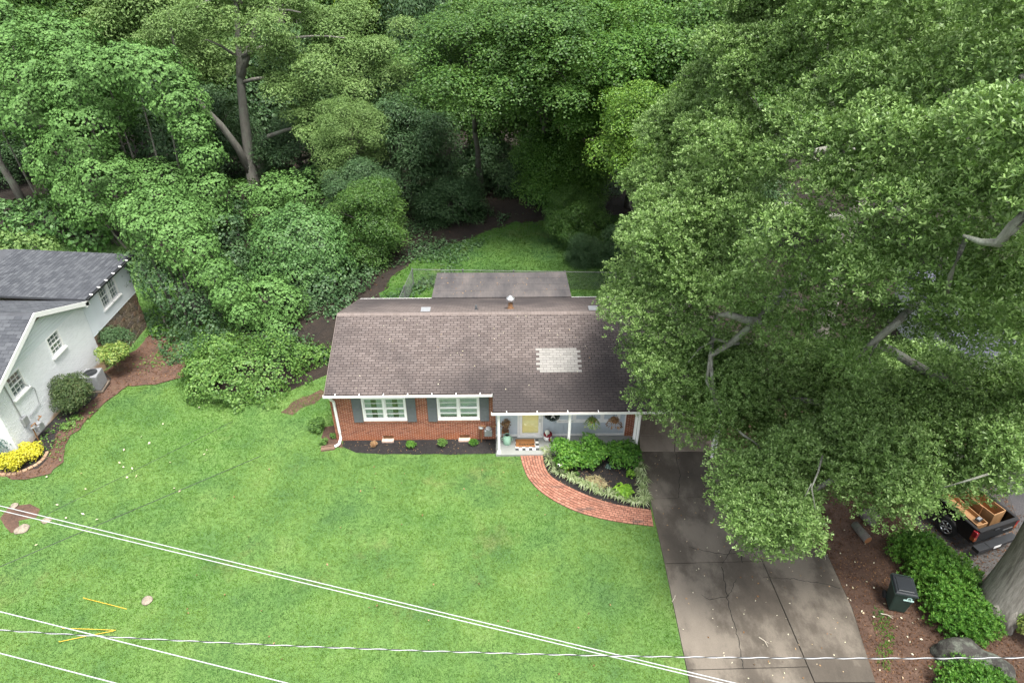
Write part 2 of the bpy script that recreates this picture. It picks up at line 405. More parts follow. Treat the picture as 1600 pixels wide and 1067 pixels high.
M['bronze'] = leafm('bronze_green_leaf', [(0.022, 0.042, 0.014), (0.045, 0.078, 0.026), (0.075, 0.115, 0.040), (0.115, 0.115, 0.050)], 0.2, 0.55, 0.25)
M['varieg'] = leafm('pale_striped_blade', [(0.16, 0.24, 0.08), (0.28, 0.37, 0.15), (0.42, 0.50, 0.26), (0.55, 0.60, 0.38)], 0.25)
M['hosta'] = leafm('lime_hosta_leaf', [(0.10, 0.24, 0.018), (0.16, 0.34, 0.028), (0.24, 0.45, 0.04), (0.30, 0.52, 0.06)], 0.3)
M['dryleaf'] = leafm('dry_brown_leaf', [(0.10, 0.05, 0.025), (0.20, 0.10, 0.045), (0.32, 0.19, 0.09), (0.42, 0.30, 0.17)], 0.15)
M['strawleaf'] = leafm('straw_leaf', [(0.22, 0.24, 0.08), (0.38, 0.34, 0.16), (0.52, 0.46, 0.27), (0.30, 0.14, 0.08)], 0.2)
M['yellowing'] = leafm('yellowing_leaf', [(0.07, 0.15, 0.025), (0.13, 0.22, 0.04), (0.24, 0.32, 0.07), (0.38, 0.42, 0.12)], 0.25)
M['litterleaf'] = leafm('litter_leaf', [(0.05, 0.026, 0.016), (0.095, 0.048, 0.028), (0.15, 0.078, 0.045), (0.25, 0.15, 0.085)], 0.1, 0.8, 0.1)
M['paleleaf'] = leafm('fallen_pale_leaf', [(0.50, 0.44, 0.22), (0.58, 0.54, 0.36), (0.64, 0.60, 0.46), (0.42, 0.26, 0.12)], 0.1)
# ================================================================ ground
def lawn_mat(name, cols, scale=0.5):
    m, nt, b = new_mat(name)
    c = ramp(nt, noise(nt, scale, 6, 0.62, 'World'), [(0.28+0.44*i/(len(cols)-1), x) for i, x in enumerate(cols)])
    d = ramp(nt, noise(nt, 0.23, 5, 0.7, 'World', seed=5), [(0.60, (0, 0, 0)), (0.76, (1, 1, 1))])
    c = mixc(nt, math_n(nt, 'MULTIPLY', d, 0.55), c, (0.20, 0.20, 0.065))
    c = mixc(nt, 0.55, c, ramp(nt, noise(nt, 14, 4, 0.8, 'World', seed=2), [(0.3, (0.22, 0.22, 0.22)), (0.7, (0.75, 0.75, 0.75))]), 'OVERLAY')
    nt.links.new(c, b.inputs['Base Color']); b.inputs['Roughness'].default_value = 0.9
    bump(nt, b, noise(nt, 22, 4, 0.8, 'World'), 0.7, 0.05); return m
def soil_mat(name, cols, scale=2.0, fine=18, bmp=0.8, s2=0.4):
    m, nt, b = new_mat(name)
    n = math_n(nt, 'ADD', math_n(nt, 'MULTIPLY', noise(nt, scale, 6, 0.75, 'World'), 0.6), math_n(nt, 'MULTIPLY', noise(nt, s2, 4, 0.6, 'World', seed=4), 0.4))
    c = ramp(nt, n, [(0.32+0.36*i/(len(cols)-1), x) for i, x in enumerate(cols)])
    c = mixc(nt, 0.6, c, ramp(nt, noise(nt, fine, 4, 0.8, 'World', seed=1), [(0.3, (0.2, 0.2, 0.2)), (0.72, (0.78, 0.78, 0.78))]), 'OVERLAY')
    nt.links.new(c, b.inputs['Base Color']); b.inputs['Roughness'].default_value = 0.95
    bump(nt, b, noise(nt, fine, 4, 0.8, 'World'), bmp, 0.05); return m
M['lawn'] = lawn_mat('lawn_grass', [(0.055, 0.125, 0.034), (0.078, 0.165, 0.036), (0.102, 0.195, 0.042), (0.130, 0.215, 0.056)])
M['lawn_back'] = lawn_mat('shade_darkened_grass', [(0.030, 0.080, 0.012), (0.046, 0.110, 0.016), (0.064, 0.132, 0.020)])  # backyard shade is put into this darker grass colour
M['litter'] = soil_mat('leaf_litter', [(0.045, 0.026, 0.018), (0.080, 0.045, 0.030), (0.115, 0.068, 0.046), (0.16, 0.105, 0.075)])
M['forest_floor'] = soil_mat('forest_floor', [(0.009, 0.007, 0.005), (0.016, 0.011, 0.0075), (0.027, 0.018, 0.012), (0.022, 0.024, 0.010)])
M['mulch'] = soil_mat('dark_mulch', [(0.006, 0.006, 0.006), (0.013, 0.012, 0.012), (0.024, 0.021, 0.020), (0.045, 0.036, 0.031)], 5, 30)
M['clay'] = soil_mat('red_clay_soil', [(0.045, 0.028, 0.020), (0.085, 0.048, 0.033), (0.125, 0.070, 0.047), (0.09, 0.085, 0.045)], 1.5, 16)
M['gravel'] = soil_mat('grey_gravel', [(0.055, 0.050, 0.047), (0.095, 0.088, 0.083), (0.15, 0.14, 0.135)], 3, 40, 1.0)
M['asphalt'] = soil_mat('grey_asphalt', [(0.06, 0.058, 0.06), (0.085, 0.08, 0.082), (0.11, 0.105, 0.10)], 1, 30, 0.4)
def concrete_mat(name, lo, midc, hi, seed):
    m, nt, b = new_mat(name)
    n = math_n(nt, 'ADD', math_n(nt, 'MULTIPLY', noise(nt, 0.42, 5, 0.55, 'World', (1.3, 0.75, 1), seed), 0.75), math_n(nt, 'MULTIPLY', noise(nt, 2.2, 6, 0.75, 'World', (1.2, 0.8, 1), seed+1), 0.25))
    c = ramp(nt, n, [(0.34, lo), (0.47, midc), (0.56, hi), (0.70, tuple(x*1.2 for x in hi))])
    c = mixc(nt, 0.35, c, ramp(nt, noise(nt, 26, 5, 0.85, 'World'), [(0.3, (0.25, 0.25, 0.25)), (0.7, (0.72, 0.72, 0.72))]), 'OVERLAY')
    nt.links.new(c, b.inputs['Base Color']); b.inputs['Roughness'].default_value = 0.72
    bump(nt, b, noise(nt, 30, 4, 0.8, 'World'), 0.3, 0.02); return m
M['concrete'] = concrete_mat('stained_concrete', (0.048, 0.039, 0.030), (0.078, 0.065, 0.050), (0.155, 0.133, 0.106), 0.0)
M['concrete_light'] = concrete_mat('carport_concrete', (0.11, 0.088, 0.068), (0.19, 0.155, 0.122), (0.26, 0.22, 0.18), 2.0)
M['crack'] = plain('crack_dirt', (0.022, 0.020, 0.017), 0.95)

def P2(pts): return [tuple(G(x, y)[:2]) for x, y in pts]
def sheet(name, poly, off, mat, label=None, step=0.0, wob=0.0, seed=0, kind='structure'):
    o = place(name, sheet_mesh(name, poly, off, mat, step, wob, seed)); return tag(o, label, None, None, kind)

# base ground, fine near the dip on the left, then out to the horizon
def ground():
    xs = [-600, -300, -150, -90]+list(np.arange(-60, 61, 1.5))+[90, 150, 300, 600]
    ys = [-300, -120, -40]+list(np.arange(-10, 100, 1.5))+[130, 200, 400, 900]
    V = [(x, y, gz(x, y)-0.03) for y in ys for x in xs]; nx = len(xs)
    F = [(j*nx+i, j*nx+i+1, (j+1)*nx+i+1, (j+1)*nx+i) for j in range(len(ys)-1) for i in range(nx-1)]
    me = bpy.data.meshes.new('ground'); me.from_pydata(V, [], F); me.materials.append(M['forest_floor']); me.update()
    tag(place('ground', me), kind='structure')
ground()
DRV_L = P2([(998, 640), (1000, 707), (1020, 800), (1038, 880), (1077, 1067), (1108, 1220), (1150, 1420)])
DRV_R = P2([(1150, 1420)])
LAWN = [(-70, -8), (DRV_L[-1][0], -8)]+DRV_L[::-1]+[(DRV_L[0][0], 27), (-7.9, 30.8), (-8.4, 29.6), (-9.4, 28.0), (-11, 26.6), (-13, 26.4), (-14.8, 26.8), (-15.8, 40), (-30, 46), (-70, 46)]
sheet('lawn', LAWN, 0.0, M['lawn'], 'front lawn of bright green grass', 0.9)
sheet('leaf_bed', P2([(996, 640), (1300, 640), (1750, 640), (1900, 1000), (1900, 1420), (1150, 1420), (1040, 880)]), -0.016, M['litter'], 'reddish leaf litter bed right of the driveway', 0, 0.1, 12)
BACK = P2([(590, 475), (608, 436), (650, 404), (760, 362), (800, 348), (870, 345), (1040, 330), (1080, 470)])
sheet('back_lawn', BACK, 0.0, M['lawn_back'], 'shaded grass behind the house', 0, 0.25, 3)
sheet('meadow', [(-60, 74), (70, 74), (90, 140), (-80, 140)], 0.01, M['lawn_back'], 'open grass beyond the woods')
# bare soil and mulch
CLAY = P2([(20, 752), (78, 742), (98, 722), (104, 690), (150, 645), (195, 602), (240, 600), (285, 590), (292, 545), (270, 512), (225, 505), (205, 530), (150, 580), (60, 690), (0, 740)])
sheet('clay_strip', CLAY, 0.045, M['clay'], 'red bare soil beside the white house', 0.8, 0.10, 1)
NBED = P2([(0, 738), (60, 733), (76, 716), (88, 680), (150, 622), (172, 588), (160, 575), (60, 680), (-20, 700)])
sheet('neighbour_mulch', NBED, 0.065, M['mulch'], 'dark mulch along the white house', 0.8, 0.06, 2)
sheet('side_clay', P2([(442, 642), (468, 622), (506, 606), (510, 616), (478, 636), (455, 646)]), 0.008, M['clay'], 'red soil at the hedge foot', 0, 0.15, 4)
FBED = P2([(536, 680), (778, 676), (781, 709), (700, 710), (600, 710), (556, 708), (536, 698)])
sheet('front_mulch', FBED, 0.014, M['mulch'], 'black mulch under the front windows', 0, 0.03, 5)
CBED = P2([(506, 668), (530, 662), (536, 700), (512, 698), (500, 686)])
sheet('corner_soil', CBED, 0.010, M['clay'], 'bare soil at the house corner', 0, 0.06, 6)
GBED = P2([(846, 706), (997, 704), (1005, 730), (1014, 780), (1018, 799), (970, 793), (928, 782), (890, 766), (864, 748), (849, 728)])
sheet('garden_mulch', GBED, 0.014, M['mulch'], 'black mulch inside the curved brick path', 0, 0.03, 7)
HOLE = P2([(0, 812), (18, 790), (45, 786), (62, 795), (58, 808), (30, 815), (34, 826), (22, 832), (8, 826)])
sheet('dirt_patch', HOLE, 0.012, M['clay'], 'dug patch of dark dirt in the lawn', 0, 0.08, 8)
sheet('gravel_drive', P2([(1385, 700), (1700, 690), (1700, 905), (1560, 915), (1490, 885), (1440, 830), (1395, 770)]), -0.012, M['gravel'], 'grey gravel parking beside the oak', 0, 0.1, 9)
sheet('paved_drive', P2([(1565, 740), (1720, 700), (1720, 860), (1600, 842)]), -0.006, M['asphalt'], 'grey paved strip beyond the truck')
STRIP = P2([(1362, 945), (1392, 960), (1398, 1000), (1392, 1050), (1372, 1040)])

# driveway: one setting piece, each slab a part with open joints between
drive = place('driveway', sheet_mesh('driveway', P2([(996, 636), (1140, 636), (1130, 708), (1205, 790), (1293, 866), (1332, 950), (1368, 1067), (1420, 1220), (1500, 1420), (1150, 1420), (1108, 1220), (1077, 1067), (1038, 880), (1020, 800), (1000, 707)]), -0.004, M['crack']))
tag(drive, 'stained concrete driveway of several slabs', kind='structure')
def slab(poly, mat, h=0.035, inset=0.018):
    pts = [Vector(p) for p in poly]; c = sum(pts, Vector((0, 0)))/len(pts)
    pts = [p+(c-p).normalized()*inset for p in pts]
    b = MB(); b.prism([tuple(p) for p in pts], h, Matrix.Translation((0, 0, 0.0)))
    o = b.build('slab', mat, drive, bevel=0.006); return o
slab(P2([(997, 642), (1062, 642), (1060, 681), (998, 681)]), M['concrete_light'], 0.06)
slab(P2([(1062, 642), (1136, 642), (1130, 681), (1060, 681)]), M['concrete_light'], 0.06)
slab(P2([(998, 681), (1055, 681), (1054, 706), (1000, 706)]), M['concrete_light'], 0.055)
slab(P2([(1055, 681), (1130, 681), (1128, 706), (1054, 706)]), M['concrete_light'], 0.055)
slab(P2([(1000, 706), (1128, 706), (1150, 775), (1015, 780)]), M['concrete'])
slab(P2([(1015, 780), (1150, 775), (1191, 877), (1038, 881)]), M['concrete'], 0.038)
slab(P2([(1038, 881), (1191, 877), (1262, 1042), (1073, 1047)]), M['concrete'])
slab(P2([(1073, 1047), (1262, 1042), (1330, 1200), (1104, 1200)]), M['concrete'], 0.032)
slab(P2([(1104, 1200), (1330, 1200), (1425, 1420), (1150, 1420)]), M['concrete'])
slab(P2([(1128, 706), (1205, 790), (1292, 866), (1191, 877), (1150, 775)]), M['concrete'], 0.03)
slab(P2([(1191, 877), (1292, 866), (1331, 950), (1368, 1067), (1273, 1067), (1228, 963)]), M['concrete'], 0.042)
slab(P2([(1273, 1067), (1368, 1067), (1500, 1420), (1425, 1420)]), M['concrete'], 0.036)
def crack(pts, w, seed, z=0.0405):
    rng = random.Random(seed); W2 = [G(x, y) for x, y in pts]; P = []
    for a, b in zip(W2[:-1], W2[1:]):
        k = max(2, int((b-a).length/0.12))
        P += [a.lerp(b, i/k)+Vector((rng.uniform(-.03, .03), rng.uniform(-.03, .03), 0)) for i in range(k)]
    P.append(W2[-1]); mb = MB()
    for i in range(len(P)-1):
        t = (P[i+1]-P[i]); n = Vector((-t.y, t.x, 0)).normalized()*w*0.5
        a, b = rng.uniform(.5, 1.3), rng.uniform(.5, 1.3)
        mb.quad(P[i]-n*a+Vector((0, 0, z)), P[i+1]-n*b+Vector((0, 0, z)), P[i+1]+n*b+Vector((0, 0, z)), P[i]+n*a+Vector((0, 0, z)))
    return mb.build('crack', M['crack'], drive)
crack([(1128, 887), (1136, 935), (1152, 995), (1162, 1046)], 0.028, 1, 0.037)
crack([(1128, 882), (1140, 862), (1152, 845), (1160, 842)], 0.02, 2)
crack([(1075, 855), (1105, 862), (1130, 867), (1165, 862), (1178, 856)], 0.02, 3)
crack([(1158, 866), (1160, 880)], 0.03, 4)
crack([(1192, 903), (1240, 905), (1290, 914), (1312, 920)], 0.022, 5, 0.0435)
crack([(1095, 930), (1110, 938), (1138, 932), (1150, 905)], 0.02, 6, 0.037)
crack([(1056, 709), (1062, 742), (1060, 778)], 0.02, 7, 0.037)

# curved brick path: every brick a part
outer = [G(*p).to_2d() for p in [(812, 710), (818, 732), (827, 750), (845, 769), (873, 787), (910, 803), (960, 815), (1021, 823)]]
inner = [G(*p).to_2d() for p in [(848, 710), (851, 727), (858, 741), (872, 752), (895, 764), (930, 779), (970, 790), (1017, 797)]]
def resample(P, n):
    # Catmull-Rom through the points, then even steps
    Q = [P[0]*2-P[1]]+P+[P[-1]*2-P[-2]]; D = []
    for i in range(1, len(Q)-2):
        for k in range(20):
            t = k/20; a, b, c, d = Q[i-1], Q[i], Q[i+1], Q[i+2]
            D.append(0.5*((2*b)+(c-a)*t+(2*a-5*b+4*c-d)*t*t+(3*b-a-3*c+d)*t**3))
    D.append(P[-1]); L = [0]
    for a, b in zip(D[:-1], D[1:]): L.append(L[-1]+(b-a).length)
    out = []
    for k in range(n+1):
        s = L[-1]*k/n; j = min(range(len(L)), key=lambda q: abs(L[q]-s)); out.append(D[j])
    return out
NS = 72; O_, I_ = resample(outer, NS), resample(inner, NS)
def path_pt(s, t):       # s in half bricks along, t 0..1 across
    i = min(int(s), NS-1); f = s-i
    return O_[i].lerp(O_[i+1], f).lerp(I_[i].lerp(I_[i+1], f), t)
path = place('brick_path', sheet_mesh('brick_path', [tuple(p) for p in O_]+[tuple(p) for p in I_[::-1]], 0.016, M['mulch']))
tag(path, 'curved red brick footpath from porch to driveway', kind='structure')
NC = 8; prng = random.Random(3)
for c in range(NC):
    s = 0.0 if c % 2 == 0 else -1.0
    while s < NS-0.01:
        a, b = max(s, 0)+0.10, min(s+2, NS)-0.10; t0, t1 = c/NC+0.012, (c+1)/NC-0.012
        h = 0.045+prng.uniform(-0.006, 0.006)
        q = [path_pt(a, t0), path_pt(b, t0), path_pt(b, t1), path_pt(a, t1)]
        ctr = sum(q, Vector((0, 0)))/4
        mb = MB(); mb.prism([tuple(p-ctr) for p in q][::-1], h, Matrix.Identity(4))
        mb.build('brick', M['path_brick'], path, loc=(ctr.x, ctr.y, 0.0))
        s += 2

# ================================================================ brick ranch house
house = thing('ranch_house', 'red brick ranch house with brown shingle roof and yellow front door', 'house', (0, 23.15, 0), math.radians(0.9))
def wall_panels(mb, x0, x1, z0, z1, y0, y1, holes):
    xs = sorted({x0, x1, *[h[0] for h in holes], *[h[1] for h in holes]}); zs = sorted({z0, z1, *[h[2] for h in holes], *[h[3] for h in holes]})
    for a, b in zip(xs[:-1], xs[1:]):
        for c, d in zip(zs[:-1], zs[1:]):
            mx, mz = (a+b)/2, (c+d)/2
            if not any(h[0] < mx < h[1] and h[2] < mz < h[3] for h in holes): mb.box(a, b, y0, y1, c, d)
def brick_courses(mb, x0, x1, z0, z1, holes, y, seed, bw=0.200, bh=0.056, pw=0.216, ph=0.0675):
    rng = random.Random(seed); k = 0; z = z0
    while z+bh <= z1+0.001:
        x = x0-(pw/2 if k % 2 else 0)
        while x < x1:
            a, b = max(x, x0), min(x+bw, x1)
            for h in holes:
                if h[2] < z+bh and h[3] > z:
                    if h[0] <= a < h[1]: a = h[1]
                    if h[0] < b <= h[1]: b = h[0]
                    if a < h[0] and b > h[1]: b = h[0]
            if b-a > 0.04: mb.box(a, b, y-0.012-rng.uniform(0, 0.004), y+0.02, z, z+bh)
            x += pw
        z += ph; k += 1
WINS = [(-6.50, -4.60, 1.15, 2.42), (-3.25, -1.42, 1.15, 2.42)]
VENTS = [(-5.78, -5.32, 0.02, 0.26), (-2.36, -1.90, 0.02, 0.26)]
wl_ = MB(); wall_panels(wl_, -7.85, -0.72, -0.9, 2.72, 0.0, 0.2, WINS+VENTS)
wall_f = wl_.build('wall', M['mortar'], house)
bk = MB(); brick_courses(bk, -7.85, -0.72, 0.0, 2.70, [(a-0.02, b+0.02, c-0.11, d) for a, b, c, d in WINS]+VENTS, 0.0, 1)
tag(bk.build('brickwork', M['brick'], wall_f), kind='stuff')
wl_ = MB(); wl_.box(-7.85, -7.65, 0.2, 8.0, -0.9, 2.5); wl_.box(-7.65, 9.0, 7.8, 8.0, -0.9, 2.4)
for xg in (-7.85, 8.8):
    wl_.prism([(0.2, 2.5), (8.0, 2.5), (3.7, 4.28)], 0.2, Matrix(((0, 0, 1, xg), (1, 0, 0, 0), (0, 1, 0, 0), (0, 0, 0, 1))))
wl_.build('wall', M['mortar'], house)
# right brick pier beside the porch siding
wl_ = MB(); wl_.box(5.05, 5.5, 0.0, 0.2, 0, 2.72); wl_.box(5.3, 5.5, 0.2, 7.8, 0, 2.5)
pier = wl_.build('wall', M['mortar'], house)
bk = MB(); brick_courses(bk, 5.05, 5.5, 0.1, 2.7, [], 0.0, 2); tag(bk.build('brickwork', M['brick'], pier), kind='stuff')

def window(parent, x0, x1, z0, z1, y, units, rng_seed, cloth='curtain', frame_w=0.07, rows=2, muntin=True):
    w = MB(); d0, d1 = y-0.035, y+0.10
    fr = frame_w
    w.box(x0, x1, d0-0.012, d1, z0, z0+fr); w.box(x0, x1, d0, d1, z1-fr, z1)
    w.box(x0, x0+fr, d0, d1, z0+fr, z1-fr); w.box(x1-fr, x1, d0, d1, z0+fr, z1-fr)
    xs = []; tot = sum(units); a = x0+fr
    for i, u in enumerate(units):
        b = a+(x1-x0-2*fr)*u/tot
        if i < len(units)-1: w.box(b-0.04, b+0.04, d0, d1, z0+fr, z1-fr)
        xs.append((a+(0.04 if i else 0), b-(0.04 if i < len(units)-1 else 0))); a = b
    win = w.build('window', M['white'], parent)
    for (a, b) in xs:
        zm = (z0+z1)/2+0.01; s = MB(); t = 0.045
        for (lo, hi, yy) in ([(z0+fr, zm, y+0.01), (zm, z1-fr, y+0.035)] if rows == 2 else [(z0+fr, z1-fr, y+0.02)]):
            s.box(a, b, yy, yy+0.035, lo, lo+t); s.box(a, b, yy, yy+0.035, hi-t*0.8, hi)
            s.box(a, a+t, yy, yy+0.035, lo+t, hi-t*0.8); s.box(b-t, b, yy, yy+0.035, lo+t, hi-t*0.8)
            if muntin: s.box(a+t, b-t, yy+0.006, yy+0.026, (lo+hi)/2-0.012, (lo+hi)/2+0.012)
        s.build('sash', M['white'], win)
        g = MB(); g.box(a+0.01, b-0.01, y+0.05, y+0.055, z0+fr+0.01, z1-fr-0.01); g.build('pane', M['glass'], win)
        r = MB()
        if cloth == 'curtain':
            n = 9
            for side in (0, 1):
                xa = a if side == 0 else b-(b-a)*0.36; ww = (b-a)*0.36
                for k in range(n):
                    xx = xa+ww*k/n; r.box(xx, xx+ww/n*0.96, y+0.11+0.015*(k % 2), y+0.12+0.015*(k % 2), z0+fr, z1-fr)
            r.build('curtain', M['curtain'], win)
        elif cloth == 'blind':
            z = z0+fr+0.12
            while z < z1-fr: r.box(a, b, y+0.10, y+0.125, z, z+0.042); z += 0.05
            r.build('blind', M['blind'], win)
        k = MB(); k.box(a-0.02, b+0.02, y+0.19, y+0.195, z0, z1); k.build('interior', M['dark_room'], win)
    return win
w1 = window(house, *WINS[0], 0.0, [1, 1], 1, 'curtain'); tag(w1, 'left front window with parted white curtains')
w2 = window(house, *WINS[1], 0.0, [1, 1], 2, 'blind'); tag(w2, 'front window with lowered white blinds')
for (a, b, c, d) in WINS:
    s = MB(); x = a-0.03
    while x < b+0.03: s.box(x, x+0.058, -0.045, 0.03, c-0.105, c-0.006); x += 0.0675
    tag(s.build('brick_sill', M['brick'], wall_f), kind='stuff')
    for xs in (a-0.02-0.40, b+0.02):
        m = MB(); m.box(xs, xs+0.40, -0.050, -0.016, c-0.05, d+0.02)
        m.box(xs, xs+0.05, -0.062, -0.050, c-0.05, d+0.02); m.box(xs+0.35, xs+0.40, -0.062, -0.050, c-0.05, d+0.02)
        for z0, z1 in ((c-0.05, c+0.03), ((c+d)/2-0.05, (c+d)/2+0.03), (d-0.06, d+0.02)): m.box(xs+0.05, xs+0.35, -0.062, -0.050, z0, z1)
        m.build('shutter', M['grey_shutter'], house)
for (a, b, c, d) in VENTS:
    v = MB(); v.box(a-0.03, b+0.03, -0.20, 0.0, c, c+0.07); v.box(a-0.03, a+0.04, -0.20, -0.02, c+0.07, c+0.10); v.box(b-0.04, b+0.03, -0.20, -0.02, c+0.07, c+0.10)
    vo = v.build('vent_well', plain('pink_concrete', (0.55, 0.40, 0.32), 0.9), house)
    l = MB()
    for k in range(4): l.box(a+0.02, b-0.02, 0.02+0.01*k, 0.03+0.01*k, c+0.08+k*0.04, c+0.10+k*0.04)
    l.box(a, b, 0.08, 0.1, c, d); l.build('vent_grille', M['rust'], vo)

# porch
PORCH_Z = 0.12
p = MB(); p.box(-0.72, 5.35, -1.15, 0.0, 0.0, PORCH_Z); p.build('porch_slab', M['concrete_porch'], house, bevel=0.01)
pw = MB(); pw.box(-0.72, 5.05, 0.06, 0.2, 0.0, 2.72); sid = pw.build('porch_siding', M['porch_blue'], house)
TRI = (1.98, 4.78, 0.92, 2.30); DOOR = (0.30, 1.32, PORCH_Z, 2.30)
x = -0.70
while x < 5.03:
    b = min(x+0.2, 5.04)
    segs = [(PORCH_Z+0.12, 2.70)]
    for h in (TRI, DOOR):
        if b > h[0] and x < h[1]:
            segs = [(segs[0][0], h[2]), (h[3], 2.70)] if h is TRI else [(h[3], 2.70)]
    for lo, hi in segs:
        if hi-lo > 0.03: m = MB(); m.box(x, b-0.012, 0.035, 0.058, lo, hi); m.build('board', M['porch_blue'], sid)
    x += 0.2
b = MB(); b.box(-0.72, 0.24, 0.02, 0.05, PORCH_Z, PORCH_Z+0.12); b.box(1.38, 5.05, 0.02, 0.05, PORCH_Z, PORCH_Z+0.12)
b.box(5.0, 5.05, 0.015, 0.058, PORCH_Z+0.12, 2.7)
b.build('skirting', M['white'], house)
w3 = window(house, *TRI, 0.03, [0.9, 1.6, 0.9], 3, None, 0.09, 1, False); tag(w3, 'wide three pane window under the porch roof')
# the wide middle pane has a white roller blind behind it, as in the photo
bl = MB(); bl.box(2.86, 3.90, 0.13, 0.14, 1.0, 1.16); bl.build('roller_blind', M['blind'], w3)
# door
dr = MB(); x0, x1, z0, z1 = DOOR
dr.box(x0-0.06, x0+0.02, 0.0, 0.06, z0, z1); dr.box(x1-0.02, x1+0.06, 0.0, 0.06, z0, z1); dr.box(x0+0.02, x1-0.02, 0.0, 0.06, z1-0.06, z1)
dr.box(x0-0.06, x1+0.06, -0.06, 0.06, z0-0.001, z0+0.05)
door = dr.build('front_door', M['white'], house)
st = MB(); a, b2 = x0+0.03, x1-0.03
st.box(a, a+0.12, -0.02, 0.02, z0+0.06, z1-0.07); st.box(b2-0.12, b2, -0.02, 0.02, z0+0.06, z1-0.07)
st.box(a+0.12, b2-0.12, -0.02, 0.02, z0+0.06, z0+0.22); st.box(a+0.12, b2-0.12, -0.02, 0.02, z1-0.2, z1-0.07)
st.build('storm_door_frame', M['white'], door)
pn = MB(); pn.box(a+0.1, b2-0.1, 0.045, 0.058, z0+0.2, z1-0.1)
for (xa, xb, za, zb) in ((a+0.17, 0.78, 0.45, 1.0), (0.84, b2-0.17, 0.45, 1.0), (a+0.17, 0.78, 1.1, 2.0), (0.84, b2-0.17, 1.1, 2.0)):
    pn.box(xa, xb, 0.038, 0.045, za, zb)
pn.build('yellow_panel', M['yellow'], door)
gl = MB(); gl.box(a+0.115, b2-0.115, 0.0, 0.004, z0+0.215, z1-0.195); gl.build('storm_glass', glassm('storm_glass', (1, 1, 0.99), 0.04), door)
hd = MB(); hd.tube([(b2-0.06, -0.03, 1.0), (b2-0.06, -0.07, 1.0), (b2-0.06, -0.07, 1.18), (b2-0.06, -0.03, 1.18)], 0.011); hd.build('handle', M['black'], door)

# roof frame of reference
RISE, RUN = 1.56, 4.0; SL = math.hypot(RISE, RUN); ca, sa = RUN/SL, RISE/SL
EAVE = Vector((0, -0.32, 2.86)); RIDGE_Y, RIDGE_Z = 3.68, 4.42
ang_f = math.atan2(RISE, RUN)
def front_pt(x, s, n=0.0): return (x, EAVE.y+s*ca-n*sa, EAVE.z+s*sa+n*ca)
REAR_Y, REAR_Z = 8.45, 2.44
RL = math.hypot(REAR_Y-RIDGE_Y, RIDGE_Z-REAR_Z); rca, rsa = (REAR_Y-RIDGE_Y)/RL, (RIDGE_Z-REAR_Z)/RL
X0, X1, XS = -7.92, 9.25, -0.82
PS = -0.90                                             # the porch part of the slope runs further down
d = MB(); t = 0.09
def slope_block(mb, xa, xb, s0, s1, th):
    A = [front_pt(xa, s0, -0.012), front_pt(xb, s0, -0.012), front_pt(xb, s1, -0.012), front_pt(xa, s1, -0.012)]
    B = [front_pt(xa, s0, -th), front_pt(xb, s0, -th), front_pt(xb, s1, -th), front_pt(xa, s1, -th)]
    mb.quad(*A); mb.quad(*B[::-1])
    for i in range(4): mb.quad(A[i], B[i], B[(i+1) % 4], A[(i+1) % 4])
slope_block(d, X0, X1, 0.0, SL, 0.10); slope_block(d, XS, X1, PS, -0.001, 0.10)
A = [(X0, RIDGE_Y+0.002, RIDGE_Z-0.012), (X1, RIDGE_Y+0.002, RIDGE_Z-0.012), (X1, REAR_Y, REAR_Z-0.012), (X0, REAR_Y, REAR_Z-0.012)]
B = [(p[0], p[1], p[2]-0.10) for p in A]; d.quad(*A); d.quad(*B[::-1])
for i in range(4): d.quad(A[i], B[i], B[(i+1) % 4], A[(i+1) % 4])
roof = d.build('roof', M['deck'], house); tag(roof, 'brown three tab shingle roof')
# shingle tabs
TW, TE = 0.305, 0.127
def tab_verts(w, s0, x0=0.0):
    g = 0.013; L = TE-0.012
    return [(x0+g, 0, 0.0), (x0+w-g, 0, 0.0), (x0+w-g, L, 0.0), (x0+g, L, 0.0), (x0+g, 0, 0.012), (x0+w-g, 0, 0.012), (x0+w-g, L, 0.003), (x0+g, L, 0.003)]
TABF = ((4, 5, 6, 7), (0, 1, 5, 4), (1, 2, 6, 5), (3, 0, 4, 7))
tab_me = bpy.data.meshes.new('shingle'); tab_me.from_pydata(tab_verts(TW, 0), [], TABF); tab_me.materials.append(M['shingle'])
tab_pale = bpy.data.meshes.new('pale_shingle'); pv_ = tab_verts(TW, 0); tab_pale.from_pydata([(x+(-0.008 if x < 0.1 else 0.008), y+(0.009 if y > 0.05 else 0), z) for x, y, z in pv_], [], TABF); tab_pale.materials.append(M['shingle_pale'])
rest = MB(); rr = random.Random(5)
rows = int((SL-0.02)/TE); n_porch = 7; singles = 0
patch_c, patch_row = 2.10, 8
